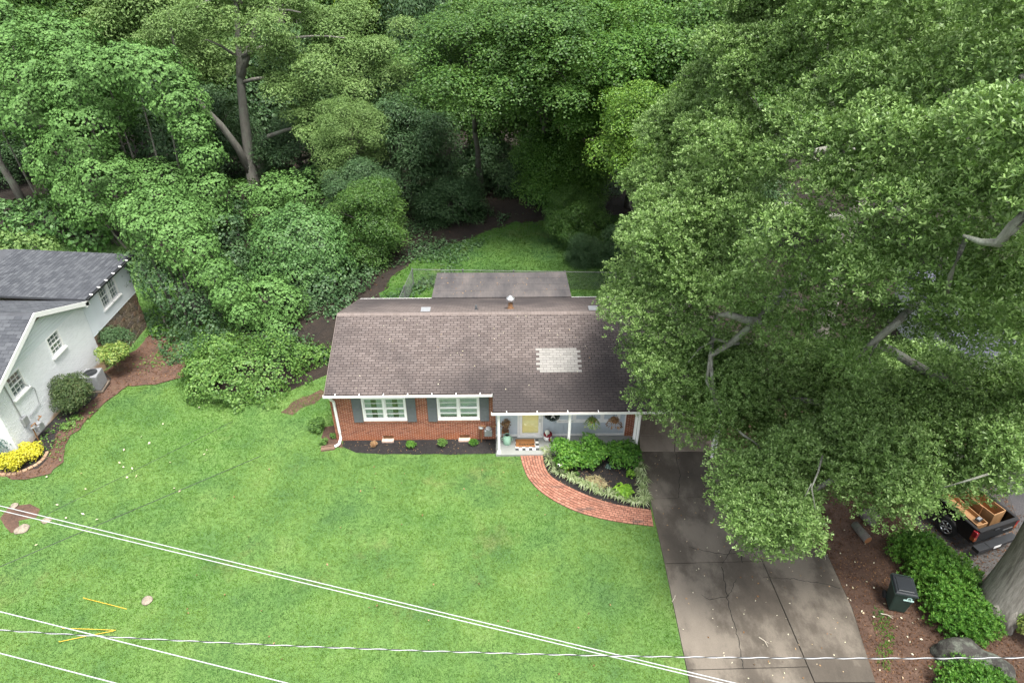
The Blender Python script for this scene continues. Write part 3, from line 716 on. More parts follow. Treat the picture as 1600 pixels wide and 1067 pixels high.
for k in range(-n_porch, rows):
    s = k*TE; xa = X0 if k >= 0 else XS; off = (0.5*TW if k % 2 else 0.0)+(k % 3)*0.01
    n = int((X1-xa)/TW)+2
    for i in range(-1, n):
        x = xa+i*TW-off if k >= 0 else X0+round((XS-X0)/TW)*TW+i*TW-off
        a, b_ = max(x, xa), min(x+TW, X1)
        if b_-a < 0.05: continue
        full = b_-a > TW-0.001
        pale = full and patch_row <= k < patch_row+10 and patch_c-0.93-(0.16 if k % 2 else 0) <= x+TW/2 <= patch_c+0.93+(0.16 if k % 2 == 0 else 0)
        pale2 = full and k == 18 and 5.2 < x < 6.4
        lift = rr.uniform(0, 0.0015)
        if pale or pale2 or (full and k < 0 and singles < 232):
            o = place('shingle', tab_pale if (pale or pale2) else tab_me, roof, front_pt(x, s, -0.011+lift), (ang_f, 0, 0))
            if pale or pale2: o['label'] = 'pale grey replacement shingle'
            else: singles += 1
        else:
            for q in (0,):
                nv = len(rest.v)
                for (vx, vy, vz) in tab_verts(b_-a, 0): rest.v.append(front_pt(a+vx, s+vy, vz-0.011+lift))
                for f in TABF: rest.f.append(tuple(nv+j for j in f)); rest.m.append(0)
for k in range(int(RL/TE)):
    s = RL-(k+1)*TE; off = 0.5*TW if k % 2 else 0.0
    for i in range(-1, int((X1-X0)/TW)+2):
        x = X0+i*TW-off; a, b_ = max(x, X0), min(x+TW, X1)
        if b_-a < 0.05: continue
        nv = len(rest.v)
        for (vx, vy, vz) in tab_verts(b_-a, 0):
            ss = s+TE-vy; nn = vz-0.011
            rest.v.append((a+vx, RIDGE_Y+ss*rca+nn*rsa, RIDGE_Z-ss*rsa+nn*rca))
        for f in TABF: rest.f.append(tuple(nv+j for j in reversed(f))); rest.m.append(0)
tag(rest.build('shingle_courses', M['shingle'], roof), kind='stuff')
cap = MB(); x = X0
while x < X1-0.05:
    e = min(x+0.15, X1); h = 0.016
    cap.quad((x, RIDGE_Y-0.15, RIDGE_Z-0.15*sa/ca+h), (e-0.004, RIDGE_Y-0.15, RIDGE_Z-0.15*sa/ca+h*0.5), (e-0.004, RIDGE_Y, RIDGE_Z+h*0.8), (x, RIDGE_Y, RIDGE_Z+h*1.4))
    cap.quad((x, RIDGE_Y, RIDGE_Z+h*1.4), (e-0.004, RIDGE_Y, RIDGE_Z+h*0.8), (e-0.004, RIDGE_Y+0.15, RIDGE_Z-0.15*rsa/rca+h*0.5), (x, RIDGE_Y+0.15, RIDGE_Z-0.15*rsa/rca+h)); x = e
tag(cap.build('ridge_cap', M['ridge'], roof), kind='stuff')
# low roof over the rear addition
def roll_mat():
    m, nt, b = new_mat('roll_roofing')
    n = math_n(nt, 'ADD', math_n(nt, 'MULTIPLY', noise(nt, 0.8, 5, 0.6, 'World', (1.6, 0.5, 1)), 0.7), math_n(nt, 'MULTIPLY', noise(nt, 5, 5, 0.7, 'World', (2, 0.4, 1)), 0.3))
    nt.links.new(ramp(nt, n, [(0.34, (0.050, 0.047, 0.050)), (0.5, (0.085, 0.077, 0.076)), (0.66, (0.130, 0.112, 0.104))]), b.inputs['Base Color'])
    b.inputs['Roughness'].default_value = 0.85; bump(nt, b, noise(nt, 30, 3, 0.7, 'World'), 0.3, 0.01); return m
ex = MB(); EX0, EX1 = -4.12, 3.28
ya, za, yb, zb = 8.20, 2.62, 11.75, 2.20
A = [(EX0, ya, za), (EX1, ya, za), (EX1, yb, zb), (EX0, yb, zb)]; Bq = [(p[0], p[1], p[2]-0.14) for p in A]
ex.quad(*A); ex.quad(*Bq[::-1])
for i in range(4): ex.quad(A[i], Bq[i], Bq[(i+1) % 4], A[(i+1) % 4])
exr = ex.build('rear_roof', roll_mat(), house)
sm = MB()
for i in range(1, 4):
    y = ya+(yb-ya)*i/4; z = za+(zb-za)*i/4; sm.box(EX0, EX1, y-0.02, y+0.02, z, z+0.012)
tag(sm.build('roofing_lap', exr.data.materials[0], exr), kind='stuff')
ew = MB(); ew.box(EX0+0.3, EX1-0.3, 8.0, 11.4, -0.9, 2.1); ew.build('rear_wall', M['white'], house)
# fascia, gutters, straps
def gutter(x0, x1, y, z, n):
    g = MB(); w, h = 0.12, 0.11
    g.box(x0, x1, y-w, y-w+0.012, z-h, z+0.005); g.box(x0, x1, y-w+0.012, y-0.002, z-h, z-h+0.012); g.box(x0, x0+0.012, y-w+0.012, y-0.002, z-h+0.012, z); g.box(x1-0.012, x1, y-w+0.012, y-0.002, z-h+0.012, z)
    o = g.build('gutter', M['white'], house)
    s = MB(); s.box(x0+0.015, x1-0.015, y-w+0.014, y-0.004, z-h+0.013, z-h+0.06); s.build('gutter_debris', M['gutter_dirt'], o)
    for i in range(n):
        x = x0+(x1-x0)*(i+0.5)/n; b = MB(); b.box(x-0.018, x+0.018, y-w+0.005, y+0.14, z+0.008, z+0.016); b.build('gutter_strap', M['white'], o)
    return o
gutter(X0-0.06, XS-0.02, EAVE.y+0.01, EAVE.z-0.005, 7)
pe = front_pt(0, PS)
gutter(XS-0.06, X1+0.05, pe[1]+0.01, pe[2]-0.005, 8)
f = MB(); f.box(X0, XS, EAVE.y+0.015, EAVE.y+0.04, EAVE.z-0.22, EAVE.z-0.10); f.box(XS, X1, pe[1]+0.015, pe[1]+0.04, pe[2]-0.22, pe[2]-0.10)
f.box(X0, X1, REAR_Y-0.02, REAR_Y+0.03, REAR_Z-0.2, REAR_Z+0.0); f.build('fascia', M['white'], house)
f = MB(); f.box(X0, XS, EAVE.y+0.04, 0.0, EAVE.z-0.17, EAVE.z-0.15); f.box(XS, 5.5, pe[1]+0.04, 0.0, pe[2]-0.17, pe[2]-0.15); f.box(5.5, X1, pe[1]+0.04, 7.8, 2.37, 2.39); f.build('soffit', M['white'], house)
rk = MB()
for xr in (X0-0.028, X1+0.003):
    for s0, s1 in (((0.0, SL)),):
        A = [front_pt(xr, s0, 0.012), front_pt(xr+0.025, s0, 0.012), front_pt(xr+0.025, s1, 0.012), front_pt(xr, s1, 0.012)]
        B = [front_pt(xr, s0, -0.16), front_pt(xr+0.025, s0, -0.16), front_pt(xr+0.025, s1, -0.16), front_pt(xr, s1, -0.16)]
        rk.quad(*A); rk.quad(*B[::-1])
        for i in range(4): rk.quad(A[i], B[i], B[(i+1) % 4], A[(i+1) % 4])
    A = [(xr, RIDGE_Y, RIDGE_Z+0.012), (xr+0.025, RIDGE_Y, RIDGE_Z+0.012), (xr+0.025, REAR_Y, REAR_Z+0.012), (xr, REAR_Y, REAR_Z+0.012)]
    B = [(q[0], q[1], q[2]-0.17) for q in A]; rk.quad(*A); rk.quad(*B[::-1])
    for i in range(4): rk.quad(A[i], B[i], B[(i+1) % 4], A[(i+1) % 4])
rk.build('rake_trim', M['ridge'], house)
# posts and downspouts
for xp in (-0.58, 2.42, 5.24, 8.85):
    m = MB(); yp = -1.06; m.box(xp-0.055, xp+0.055, yp-0.055, yp+0.055, PORCH_Z if xp < 6 else 0.04, pe[2]-0.17)
    m.box(xp-0.08, xp+0.08, yp-0.08, yp+0.08, PORCH_Z if xp < 6 else 0.04, PORCH_Z+0.12)
    m.box(xp-0.075, xp+0.075, yp-0.075, yp+0.075, pe[2]-0.27, pe[2]-0.17); m.build('post', M['white'], house, bevel=0.006)
def downspout(pts):
    m = MB(); m.tube(pts, 0.062, 8); return m.build('downspout', M['white'], house)
downspout([(-7.72, EAVE.y-0.05, EAVE.z-0.10), (-7.72, -0.22, 2.50), (-7.66, -0.09, 2.30), (-7.64, -0.09, 0.55), (-7.63, -0.12, 0.25), (-7.68, -0.35, 0.11), (-7.85, -0.48, 0.07)])
downspout([(5.36, pe[1]-0.05, pe[2]-0.10), (5.36, -1.13, 2.2), (5.36, -1.13, 0.45), (5.36, -1.22, 0.22), (5.34, -1.45, 0.09)])
downspout([(8.70, pe[1]-0.05, pe[2]-0.10), (8.70, -1.13, 2.2), (8.70, -1.13, 0.45), (8.70, -1.22, 0.22), (8.62, -1.45, 0.09)])
# roof furniture
fl = MB(); fx, fy = 0.0, 4.75; fz = RIDGE_Z-(fy-RIDGE_Y)*rsa/rca
fl.lathe([(0.22, 0.0), (0.21, 0.03), (0.11, 0.12), (0.10, 0.5)], 14, (fx, fy, fz-0.06)); flue = fl.build('flue_pipe', M['rust'], roof, True)
fc = MB(); fc.lathe([(0.10, 0.0), (0.19, 0.03), (0.20, 0.11), (0.20, 0.15), (0.07, 0.27), (0.02, 0.29)], 12, (fx, fy, fz+0.42)); fc.build('flue_cap', M['galv'], flue)
pv = MB(); pv.lathe([(0.12, 0.0), (0.10, 0.02), (0.055, 0.10), (0.05, 0.26)], 10, (-1.62, 4.55, RIDGE_Z-(4.55-RIDGE_Y)*rsa/rca-0.03)); pv.build('vent_pipe', M['darkgrey'], roof, True)
for xv in (-3.95, 3.85):
    v = MB(); y = 4.15; z = RIDGE_Z-(y-RIDGE_Y)*rsa/rca
    v.box(xv-0.17, xv+0.17, y-0.17, y+0.17, z-0.08, z+0.09, taper=0.25); v.box(xv-0.22, xv+0.22, y-0.2, y+0.2, z+0.09, z+0.115); v.build('roof_vent', M['grey'], roof, bevel=0.01)
# ================================================================ white house on the left
HM = Matrix.Translation((0, 23.15, 0)) @ Matrix.Rotation(math.radians(0.9), 4, 'Z')
def HW(x, y, z): return HM @ Vector((x, y, z))
NX = -21.4
nb = thing('white_house', 'white painted brick house with dark grey roof and stone base at left', 'house', (NX, 27.0, 0))
M['white_brick'] = pieces('white_painted_brick', [(0.70, 0.72, 0.73), (0.76, 0.78, 0.79), (0.73, 0.75, 0.76)], 0.6, bmp=0.3, bscale=40, fine=0.12, stain=(0.52, 0.36, 0.24), stain_scale=0.7, stain_lo=0.6, stain_hi=0.8, low=(0.75, 0.0, 0.35))
M['siding'] = plain('white_siding', (0.66, 0.70, 0.72), 0.55, var=0.05, scale=1.2)
M['dshingle'] = pieces('dark_grey_shingle', [(0.040, 0.044, 0.052), (0.058, 0.063, 0.072), (0.080, 0.086, 0.095)], 0.9, bmp=0.4, bscale=50)
M['dshingle2'] = plain('dark_grey_roofing', (0.060, 0.064, 0.072), 0.9, var=0.25, scale=2)
# front gabled wing, local coords: x = world-NX, y = world-27
GY0, GY1, GA, GZE, GZA = -5.0, 2.2, -1.25, 3.62, 5.05
NWIN = [(-3.95, -3.0, 2.3, 3.36), (-0.9, 0.05, 2.38, 3.40)]
w = MB()
def wallx(mb, x0, x1, y0, y1, z0, z1, holes):
    ys = sorted({y0, y1, *[h[0] for h in holes], *[h[1] for h in holes]}); zs = sorted({z0, z1, *[h[2] for h in holes], *[h[3] for h in holes]})
    for a, b in zip(ys[:-1], ys[1:]):
        for c, d_ in zip(zs[:-1], zs[1:]):
            my, mz = (a+b)/2, (c+d_)/2
            if not any(h[0] < my < h[1] and h[2] < mz < h[3] for h in holes): mb.box(x0, x1, a, b, c, d_)
wallx(w, -0.22, -0.012, GY0, GY1, -1.2, 3.42, [(a, b, c, min(d_, 3.42)) for a, b, c, d_ in NWIN])
w.box(-12, -0.22, GY0, GY0+0.2, -1.0, 3.42); w.box(-12, -0.22, GY1-0.2, GY1, -1.0, 3.42)
wn_ = w.build('wall', M['white_brick'], nb)
bk = MB(); rng = random.Random(8); z = -0.8; k = 0
while z < 3.38:
    y = GY0-(0.1075 if k % 2 else 0)
    while y < GY1:
        a, b = max(y, GY0), min(y+0.205, GY1)
        if b-a > 0.04 and not any(a < h[1] and b > h[0] and z+0.06 > h[2]-0.05 and z < h[3] for h in NWIN): bk.box(-0.014, -rng.uniform(-0.001, 0.004), a, b, z, z+0.058)
        y += 0.215
    z += 0.0675; k += 1
tag(bk.build('brickwork', M['white_brick'], wn_), kind='stuff')
def zg(y): return GZA-(GZA-GZE)*abs(y-GA)/(GY1-GA)
gw = MB(); gw.prism([(GY0, 3.42), (GY1, 3.42), (GY1, zg(GY1)-0.1), (GA, GZA-0.1), (GY0, zg(GY0)-0.1)], 0.15, Matrix(((0, 0, 1, -0.16), (1, 0, 0, 0), (0, 1, 0, 0), (0, 0, 0, 1))))
gab = gw.build('gable', M['siding'], nb)
z = 3.43
while z < GZA-0.2:
    m = MB(); top = min(z+0.155, GZA-0.12)
    def yl(zz, s): return GA+s*(GZA-0.12-zz)/(GZA-GZE)*(GY1-GA)
    ya, yb = max(GY0, yl(top, -1)), min(GY1, yl(top, 1))
    if yb-ya > 0.2: m.prism([(ya, z), (yb, z), (yb, top-0.008), (ya, top-0.008)], 0.022, Matrix(((0, 0, 1, -0.01), (1, 0, 0, 0), (0, 1, 0, 0), (0, 0, 0, 1)))); m.build('board', M['siding'], gab)
    z += 0.16
# louvred dark triangle under the peak and a small flood lamp
lv = MB(); lv.prism([(GA-0.95, GZA-0.62), (GA+1.0, GZA-0.55), (GA, GZA-0.22)], 0.03, Matrix(((0, 0, 1, 0.014), (1, 0, 0, 0), (0, 1, 0, 0), (0, 0, 0, 1)))); lv.build('gable_vent', plain('vent_brown', (0.16, 0.11, 0.085), 0.9), nb)
fl = MB(); fl.box(0.012, 0.06, 1.02, 1.12, 3.95, 4.05); fl.tube([(0.05, 1.0, 4.0), (0.16, 0.95, 3.94)], [0.03, 0.06], 8); fl.tube([(0.05, 1.14, 4.0), (0.16, 1.19, 3.94)], [0.03, 0.06], 8); fl.build('flood_lamp', plain('beige_lamp', (0.55, 0.46, 0.33), 0.5), nb)
# windows on the +x face
def winx(parent, y0, y1, z0, z1, name='window'):
    m = MB(); f = 0.055
    m.box(-0.10, 0.02, y0, y1, z0, z0+f); m.box(-0.10, 0.02, y0, y1, z1-f, z1); m.box(-0.10, 0.02, y0, y0+f, z0+f, z1-f); m.box(-0.10, 0.02, y1-f, y1, z0+f, z1-f)
    m.box(-0.02, 0.10, y0-0.08, y1+0.08, z0-0.07, z0-0.002)
    o = m.build(name, M['white'], parent); s = MB(); zm = (z0+z1)/2
    s.box(-0.06, -0.025, y0+f, y1-f, zm-0.025, zm+0.025)
    for i in (1, 2): yy = y0+f+(y1-y0-2*f)*i/3; s.box(-0.055, -0.03, yy-0.007, yy+0.007, z0+f, zm-0.025); s.box(-0.055, -0.03, yy-0.007, yy+0.007, zm+0.025, z1-f)
    for zz in ((z0+f+zm)/2, (zm+z1-f)/2): s.box(-0.0545, -0.0305, y0+f, y1-f, zz-0.007, zz+0.007)
    s.build('muntins', M['white'], o)
    g = MB(); g.box(-0.075, -0.07, y0+f, y1-f, z0+f, z1-f); g.build('pane', M['glass'], o)
    c = MB(); c.box(-0.14, -0.135, y0+f, y1-f, z0+f, z1-f); c.build('interior', plain('dim_blind', (0.20, 0.23, 0.23), 0.8), o)
    return o
for h in NWIN: winx(nb, *h)
# front wing roof
def shingle_plane(parent, O, U, Vv, nu, nv_, mat, name='shingle_courses', tw=0.33, te=0.20, seed=0):
    """courses of tabs: O corner at the eave, U along the eave, Vv up the slope (unit vectors), sizes nu, nv_ in metres"""
    O, U, Vv = Vector(O), Vector(U).normalized(), Vector(Vv).normalized(); N = U.cross(Vv)
    if N.z < 0: N = -N
    b = MB(); r = random.Random(seed)
    for k in range(int(nv_/te)):
        x = -(tw/2 if k % 2 else 0)
        while x < nu:
            a, e = max(0, x), min(x+tw-0.012, nu); x += tw
            if e-a < 0.05: continue
            l = r.uniform(0, 0.004); s0, s1 = k*te, (k+1)*te
            p = [O+U*a+Vv*s0+N*(0.016+l), O+U*e+Vv*s0+N*(0.016+l), O+U*e+Vv*s1+N*(0.003+l), O+U*a+Vv*s1+N*(0.003+l)]
            q = [O+U*a+Vv*s0, O+U*e+Vv*s0, O+U*e+Vv*s1, O+U*a+Vv*s1]
            b.quad(*p); b.quad(q[0], q[1], p[1], p[0]); b.quad(q[1], q[2], p[2], p[1]); b.quad(q[3], q[0], p[0], p[3])
    return tag(b.build(name, mat, parent), kind='stuff')
def slabroof(mb, P, th=0.10):
    P = [Vector(p) for p in P]; Q = [p-Vector((0, 0, th)) for p in P]; mb.poly(P); mb.poly(Q[::-1])
    for i in range(len(P)): mb.quad(P[i], Q[i], Q[(i+1) % len(P)], P[(i+1) % len(P)])
r = MB(); OV = 0.28
ye, yf = GY1+0.15, GY0-0.3
slabroof(r, [(-14, GA, GZA), (OV, GA, GZA), (OV, ye, zg(ye)), (-14, ye, zg(ye))]); slabroof(r, [(-14, yf, zg(yf)), (OV, yf, zg(yf)), (OV, GA-0.003, GZA), (-14, GA-0.003, GZA)])
nroof = r.build('roof', M['dshingle2'], nb)
gs = (GZA-GZE)/(GY1-GA); shingle_plane(nroof, (-9, yf, zg(yf)+0.002), (1, 0, 0), (0, 1, gs), 9+OV, (GA-yf)*math.hypot(1, gs), M['dshingle'], seed=1)
shingle_plane(nroof, (-9, ye, zg(ye)+0.002), (1, 0, 0), (0, -1, gs), 9+OV, (ye-GA)*math.hypot(1, gs), M['dshingle'], seed=2)
tr = MB()
for (a, b) in ((GA, ye), (GA, yf)):
    A = [(OV+0.003, a, GZA-0.012 if a == GA else zg(a)), (OV+0.05, a, GZA-0.012 if a == GA else zg(a)), (OV+0.05, b, zg(b)-0.01), (OV+0.003, b, zg(b)-0.01)]
    B = [(p[0], p[1], p[2]-0.24) for p in A]; tr.quad(*A); tr.quad(*B[::-1])
    for i in range(4): tr.quad(A[i], B[i], B[(i+1) % 4], A[(i+1) % 4])
tr.box(-0.02, OV+0.05, GY1-0.1, GY1+0.2, 3.32, 3.55); tr.build('rake_trim', M['white'], nb)
# rear wing: stone base, siding above, low roof
RY0, RY1 = GY1, 6.85
w = MB(); w.box(-9, -0.06, RY0+0.002, RY1, -1.6, 1.5); st_w = w.build('wall', M['mortar'], nb); tag(st_w, 'base wall of brown field stones')
M['stone'] = pieces('field_stone', [(0.085, 0.065, 0.045), (0.15, 0.115, 0.075), (0.21, 0.165, 0.115), (0.12, 0.10, 0.085), (0.19, 0.12, 0.07)], 0.9, bmp=0.6, bscale=20, stain=(0.24, 0.10, 0.05), stain_scale=0.5, stain_lo=0.5, stain_hi=0.85)
rng = random.Random(4); stp = MB(); ny, nz = 15, 10; gy = [[0]*(nz+1) for _ in range(ny+1)]
for i in range(ny+1):
    for j in range(nz+1): gy[i][j] = (RY0+(RY1-RY0)*i/ny+(rng.uniform(-.1, .1) if 0 < i < ny else 0)+(0.14 if j % 2 else 0)*(1 if 0 < i < ny else 0), -1.3+2.78*j/nz+(rng.uniform(-.08, .08) if 0 < j < nz else 0))
for i in range(ny):
    for j in range(nz):
        q = [gy[i][j], gy[i+1][j], gy[i+1][j+1], gy[i][j+1]]; c = (sum(p[0] for p in q)/4, sum(p[1] for p in q)/4)
        pts = []
        for a, b in zip(q, q[1:]+q[:1]):
            for t in (0.2, 0.8):
                p = (a[0]+(b[0]-a[0])*t, a[1]+(b[1]-a[1])*t); pts.append((c[0]+(p[0]-c[0])*0.88-c[0], c[1]+(p[1]-c[1])*0.88-c[1]))
        m = MB(); m.prism(pts, 0.05+rng.uniform(0, 0.035), Matrix(((0, 0, 1, 0), (1, 0, 0, 0), (0, 1, 0, 0), (0, 0, 0, 1))))
        m.build('stone', M['stone'], st_w, loc=(-0.07, c[0], c[1]))
SW = [(3.72, 4.52, 2.2, 3.4), (4.62, 5.42, 2.2, 3.4)]
w = MB(); wallx(w, -0.25, -0.03, RY0+0.002, RY1, 1.5, 3.62, SW); w.box(-9, -0.25, RY1-0.2, RY1, 1.5, 3.62); sdw = w.build('wall', M['siding'], nb)
z = 1.5
while z < 3.58:
    segs = [(RY0+0.01, RY1)]
    for h in SW:
        if z+0.15 > h[2]-0.05 and z < h[3]:
            segs = [s for a, b in segs for s in ((a, min(b, h[0]-0.05)), (max(a, h[1]+0.05), b)) if s[1]-s[0] > 0.05]
    for a, b in segs: m = MB(); m.prism([(-0.03, z), (0.02, z), (-0.005, z+0.148), (-0.03, z+0.148)], b-a, Matrix(((1, 0, 0, 0), (0, 0, 1, a), (0, 1, 0, 0), (0, 0, 0, 1)))); m.build('board', M['siding'], sdw)
    z += 0.15
for h in SW: winx(nb, *h)
r = MB(); Z0 = 3.70
P = [(0.30, RY0+0.02, Z0), (0.30, RY1+0.35, Z0), (-6.2, RY1+0.35, Z0+0.32), (-6.2, RY0+0.02, Z0+0.32)]
slabroof(r, P); slabroof(r, [(-6.203, RY0+0.02, Z0+0.32), (-6.203, RY1+0.35, Z0+0.32), (-14, RY1+0.35, Z0-0.1), (-14, RY0+0.02, Z0-0.1)])
rroof = r.build('roof', M['dshingle2'], nb)
shingle_plane(rroof, (0.30, RY0+0.02, Z0+0.002), (0, 1, 0), (-1, 0, 0.0492), RY1+0.33-RY0, 6.5, M['dshingle'], seed=3)
gt = MB(); gt.box(0.30, 0.42, RY0+0.1, RY1+0.35, Z0-0.11, Z0-0.02); g = gt.build('gutter', M['black'], nb)
for i in range(6):
    b = MB(); y = RY0+0.5+i*0.75; b.box(0.27, 0.43, y-0.03, y+0.03, Z0-0.018, Z0+0.03); b.build('gutter_strap', M['white'], g)
# service box and conduit on the wall
cb = MB(); cb.tube([(0.04, -4.2, 4.1), (0.04, -4.12, 1.9), (0.04, -4.08, 0.9)], 0.025, 6); cb.tube([(0.03, -3.3, 2.75), (0.04, -2.75, 2.0), (0.04, -2.9, 1.25), (0.04, -3.7, 1.15)], 0.018, 6)
cb.build('cable', M['grey'], nb)
cb = MB(); cb.box(0.002, 0.14, -4.2, -3.9, 1.0, 1.42); cb.build('meter_box', M['grey'], nb, bevel=0.01)
# gas meter beside it
def gas_meter(label, loc, rz):
    t = thing('gas_meter', label, 'gas meter', loc, rz)
    m = MB(); m.box(-0.17, 0.17, -0.12, 0.12, 0.45, 0.78); m.lathe([(0.13, 0), (0.13, 0.10)], 12, (0, -0.02, 0.78)); m.build('meter_body', M['grey'], t, bevel=0.02)
    m = MB(); m.tube([(-0.32, 0.05, 0.0), (-0.32, 0.05, 0.95), (-0.12, 0.0, 0.95), (-0.12, 0.0, 0.8)], 0.03, 8); m.tube([(0.12, 0, 0.8), (0.12, 0, 0.95), (0.34, 0.0, 0.95), (0.34, 0.12, 0.95)], 0.03, 8); m.build('pipe', M['rust'], t)
    m = MB(); m.lathe([(0.02, -0.04), (0.11, -0.02), (0.11, 0.02), (0.02, 0.04)], 12, (-0.32, 0.03, 0.86)); m.build('regulator', M['galv'], t)
p = HW(-1.05, -0.24, 0.0); gas_meter('grey gas meter on the brick wall beside the porch', p, math.radians(1))
gas_meter('dark gas meter at the foot of the white house wall', (NX+0.30, 23.25, 0), math.radians(90))
# air conditioner
ac = thing('air_conditioner', 'grey air conditioning unit between two shrubs by the white wall', 'air conditioner', (NX+0.80, 26.9, 0), 0.12)
m = MB(); m.box(-0.48, 0.48, -0.48, 0.48, 0.0, 0.08); m.build('pad', M['concrete_light'], ac)
m = MB(); m.box(-0.40, 0.40, -0.40, 0.40, 0.09, 0.92); m.build('casing', M['grey'], ac, bevel=0.03)
m = MB()
for k in range(9):
    z = 0.18+k*0.08; m.box(-0.41, 0.41, -0.41, 0.41, z, z+0.018)
m.build('louvre', M['grey'], ac)
m = MB(); m.lathe([(0.31, 0.0), (0.31, 0.012)], 24, (0, 0, 0.921)); m.build('fan_opening', M['black'], ac)
m = MB()
for k in range(5): m.lathe([(0.06+k*0.06, 0.0), (0.068+k*0.06, 0.0), (0.068+k*0.06, 0.012), (0.06+k*0.06, 0.012)], 20, (0, 0, 0.945), cap=False)
for k in range(4): a = k*math.pi/4; m.tube([(0.31*math.cos(a), 0.31*math.sin(a), 0.945), (-0.31*math.cos(a), -0.31*math.sin(a), 0.945)], 0.006, 4)
m.build('fan_guard', M['darkgrey'], ac)

# neighbour on the right, seen only through the oak
rb = thing('grey_house', 'house with blue grey roof glimpsed through the oak leaves', 'house', (27.0, 29.5, 0), math.radians(-4))
m = MB(); m.box(-5.5, 6, -3.5, 4, -0.2, 2.7); m.build('wall', M['siding'], rb)
m = MB(); slabroof(m, [(-6, -4, 2.7), (6.5, -4, 2.7), (6.5, 0.2, 4.3), (-6, 0.2, 4.3)]); slabroof(m, [(-6, 0.203, 4.3), (6.5, 0.203, 4.3), (6.5, 4.5, 2.7), (-6, 4.5, 2.7)])
rf2 = m.build('roof', plain('blue_grey_shingle', (0.085, 0.085, 0.125), 0.9, var=0.3, scale=4), rb)
for xw in (-4, 0, 3): m = MB(); m.box(xw, xw+1.2, -3.54, -3.5, 1.0, 2.2); m.build('window', M['glass'], rb)

# ================================================================ chain link fence behind the house
fence = thing('chain_link_fence', 'grey chain link fence enclosing the yard behind the house', 'fence', (-6.1, 37.1, 0))
FP = [(-6.1, 37.1), (-3.0, 37.0), (0.1, 36.9), (3.2, 36.8), (6.3, 36.7), (9.4, 36.6)]
FL = [(-6.1, 37.1), (-6.3, 34.9), (-6.5, 32.7)]
for x, y in FP+FL[1:]:
    m = MB(); m.tube([(0, 0, 0), (0, 0, 1.28)], 0.035, 8); m.lathe([(0.045, 0), (0.02, 0.05)], 8, (0, 0, 1.28)); m.build('post', M['fence_steel'], fence, loc=(x+6.1, y-37.1, 0))
for run in (FP, FL):
    m = MB(); m.tube([(x+6.1, y-37.1, 1.24) for x, y in run], 0.018, 6); m.build('top_rail', M['fence_steel'], fence)
    m = MB()
    for (xa, ya), (xb, yb) in zip(run[:-1], run[1:]):
        L = math.hypot(xb-xa, yb-ya); n = int((L+1.2)/0.13); ux, uy = (xb-xa)/L, (yb-ya)/L
        for s in (1, -1):
            for k in range(n):
                a0 = k*0.13-(1.2 if s == 1 else 0); a1 = a0+1.2*s if s == 1 else a0-1.2
                z0, z1 = 0.03, 1.23
                lo, hi = min(a0, a1), max(a0, a1)
                def zz(a): return z0+(z1-z0)*(a-a0)/(a1-a0)
                c0, c1 = max(lo, 0), min(hi, L)
                if c1-c0 < 0.02: continue
                m.tube([(xa+6.1+ux*c0, ya-37.1+uy*c0, zz(c0)), (xa+6.1+ux*c1, ya-37.1+uy*c1, zz(c1))], 0.0045, 3, cap=False)
    tag(m.build('wire_mesh', M['fence_steel'], fence), kind='stuff')

# ================================================================ things on the porch
def ht(name, label, cat, x, y, z, rz=0.0, group=None): return thing(name, label, cat, HW(x, y, z), math.radians(0.9)+rz, group)
PZ = PORCH_Z
rug = ht('checked_rug', 'black and white checked rug under the brown doormat', 'rug', 0.66, -0.54, PZ)
m = MB(); m.box(-0.52, 0.52, -0.36, 0.36, 0.0, 0.006); m.build('backing', M['black'], rug)
for i in range(7):
    for j in range(5):
        m = MB(); m.box(-0.52+i*1.04/7+0.003, -0.52+(i+1)*1.04/7-0.003, -0.36+j*0.144+0.003, -0.36+(j+1)*0.144-0.003, 0.006, 0.010)
        m.build('square', M['white'] if (i+j) % 2 else M['darkgrey'] if i % 2 == j % 2 and j % 2 == 0 else M['grey'], rug)
mat = ht('doormat', 'brown coir doormat with black script on the porch', 'doormat', 0.58, -0.44, PZ+0.011)
m = MB(); m.box(-0.42, 0.42, -0.25, 0.25, 0, 0.018); m.build('coir', plain('coir', (0.36, 0.16, 0.055), 0.95, var=0.3, scale=30, bmp=0.6), mat)
def text(name, s, size, parent, loc, rot, matl, ext=0.002, shear=0.0, cx='CENTER'):
    c = bpy.data.curves.new(name, 'FONT'); c.body = s; c.size = size; c.extrude = ext; c.align_x = cx; c.align_y = 'CENTER'; c.shear = shear
    c.materials.append(matl); o = bpy.data.objects.new(name, c); COL.objects.link(o); bpy.context.view_layer.update()
    me = bpy.data.meshes.new_from_object(o); bpy.data.objects.remove(o); return place(name, me, parent, loc, rot)
text('lettering', 'home', 0.27, mat, (0.0, -0.10, 0.020), (0, 0, 0), M['black'], shear=0.3)
hb = MB(); hb.lathe([(0.045, 0), (0.045, 0.004)], 8, (0.345, -0.10, 0.018)); hb.build('printed_heart', M['black'], mat)
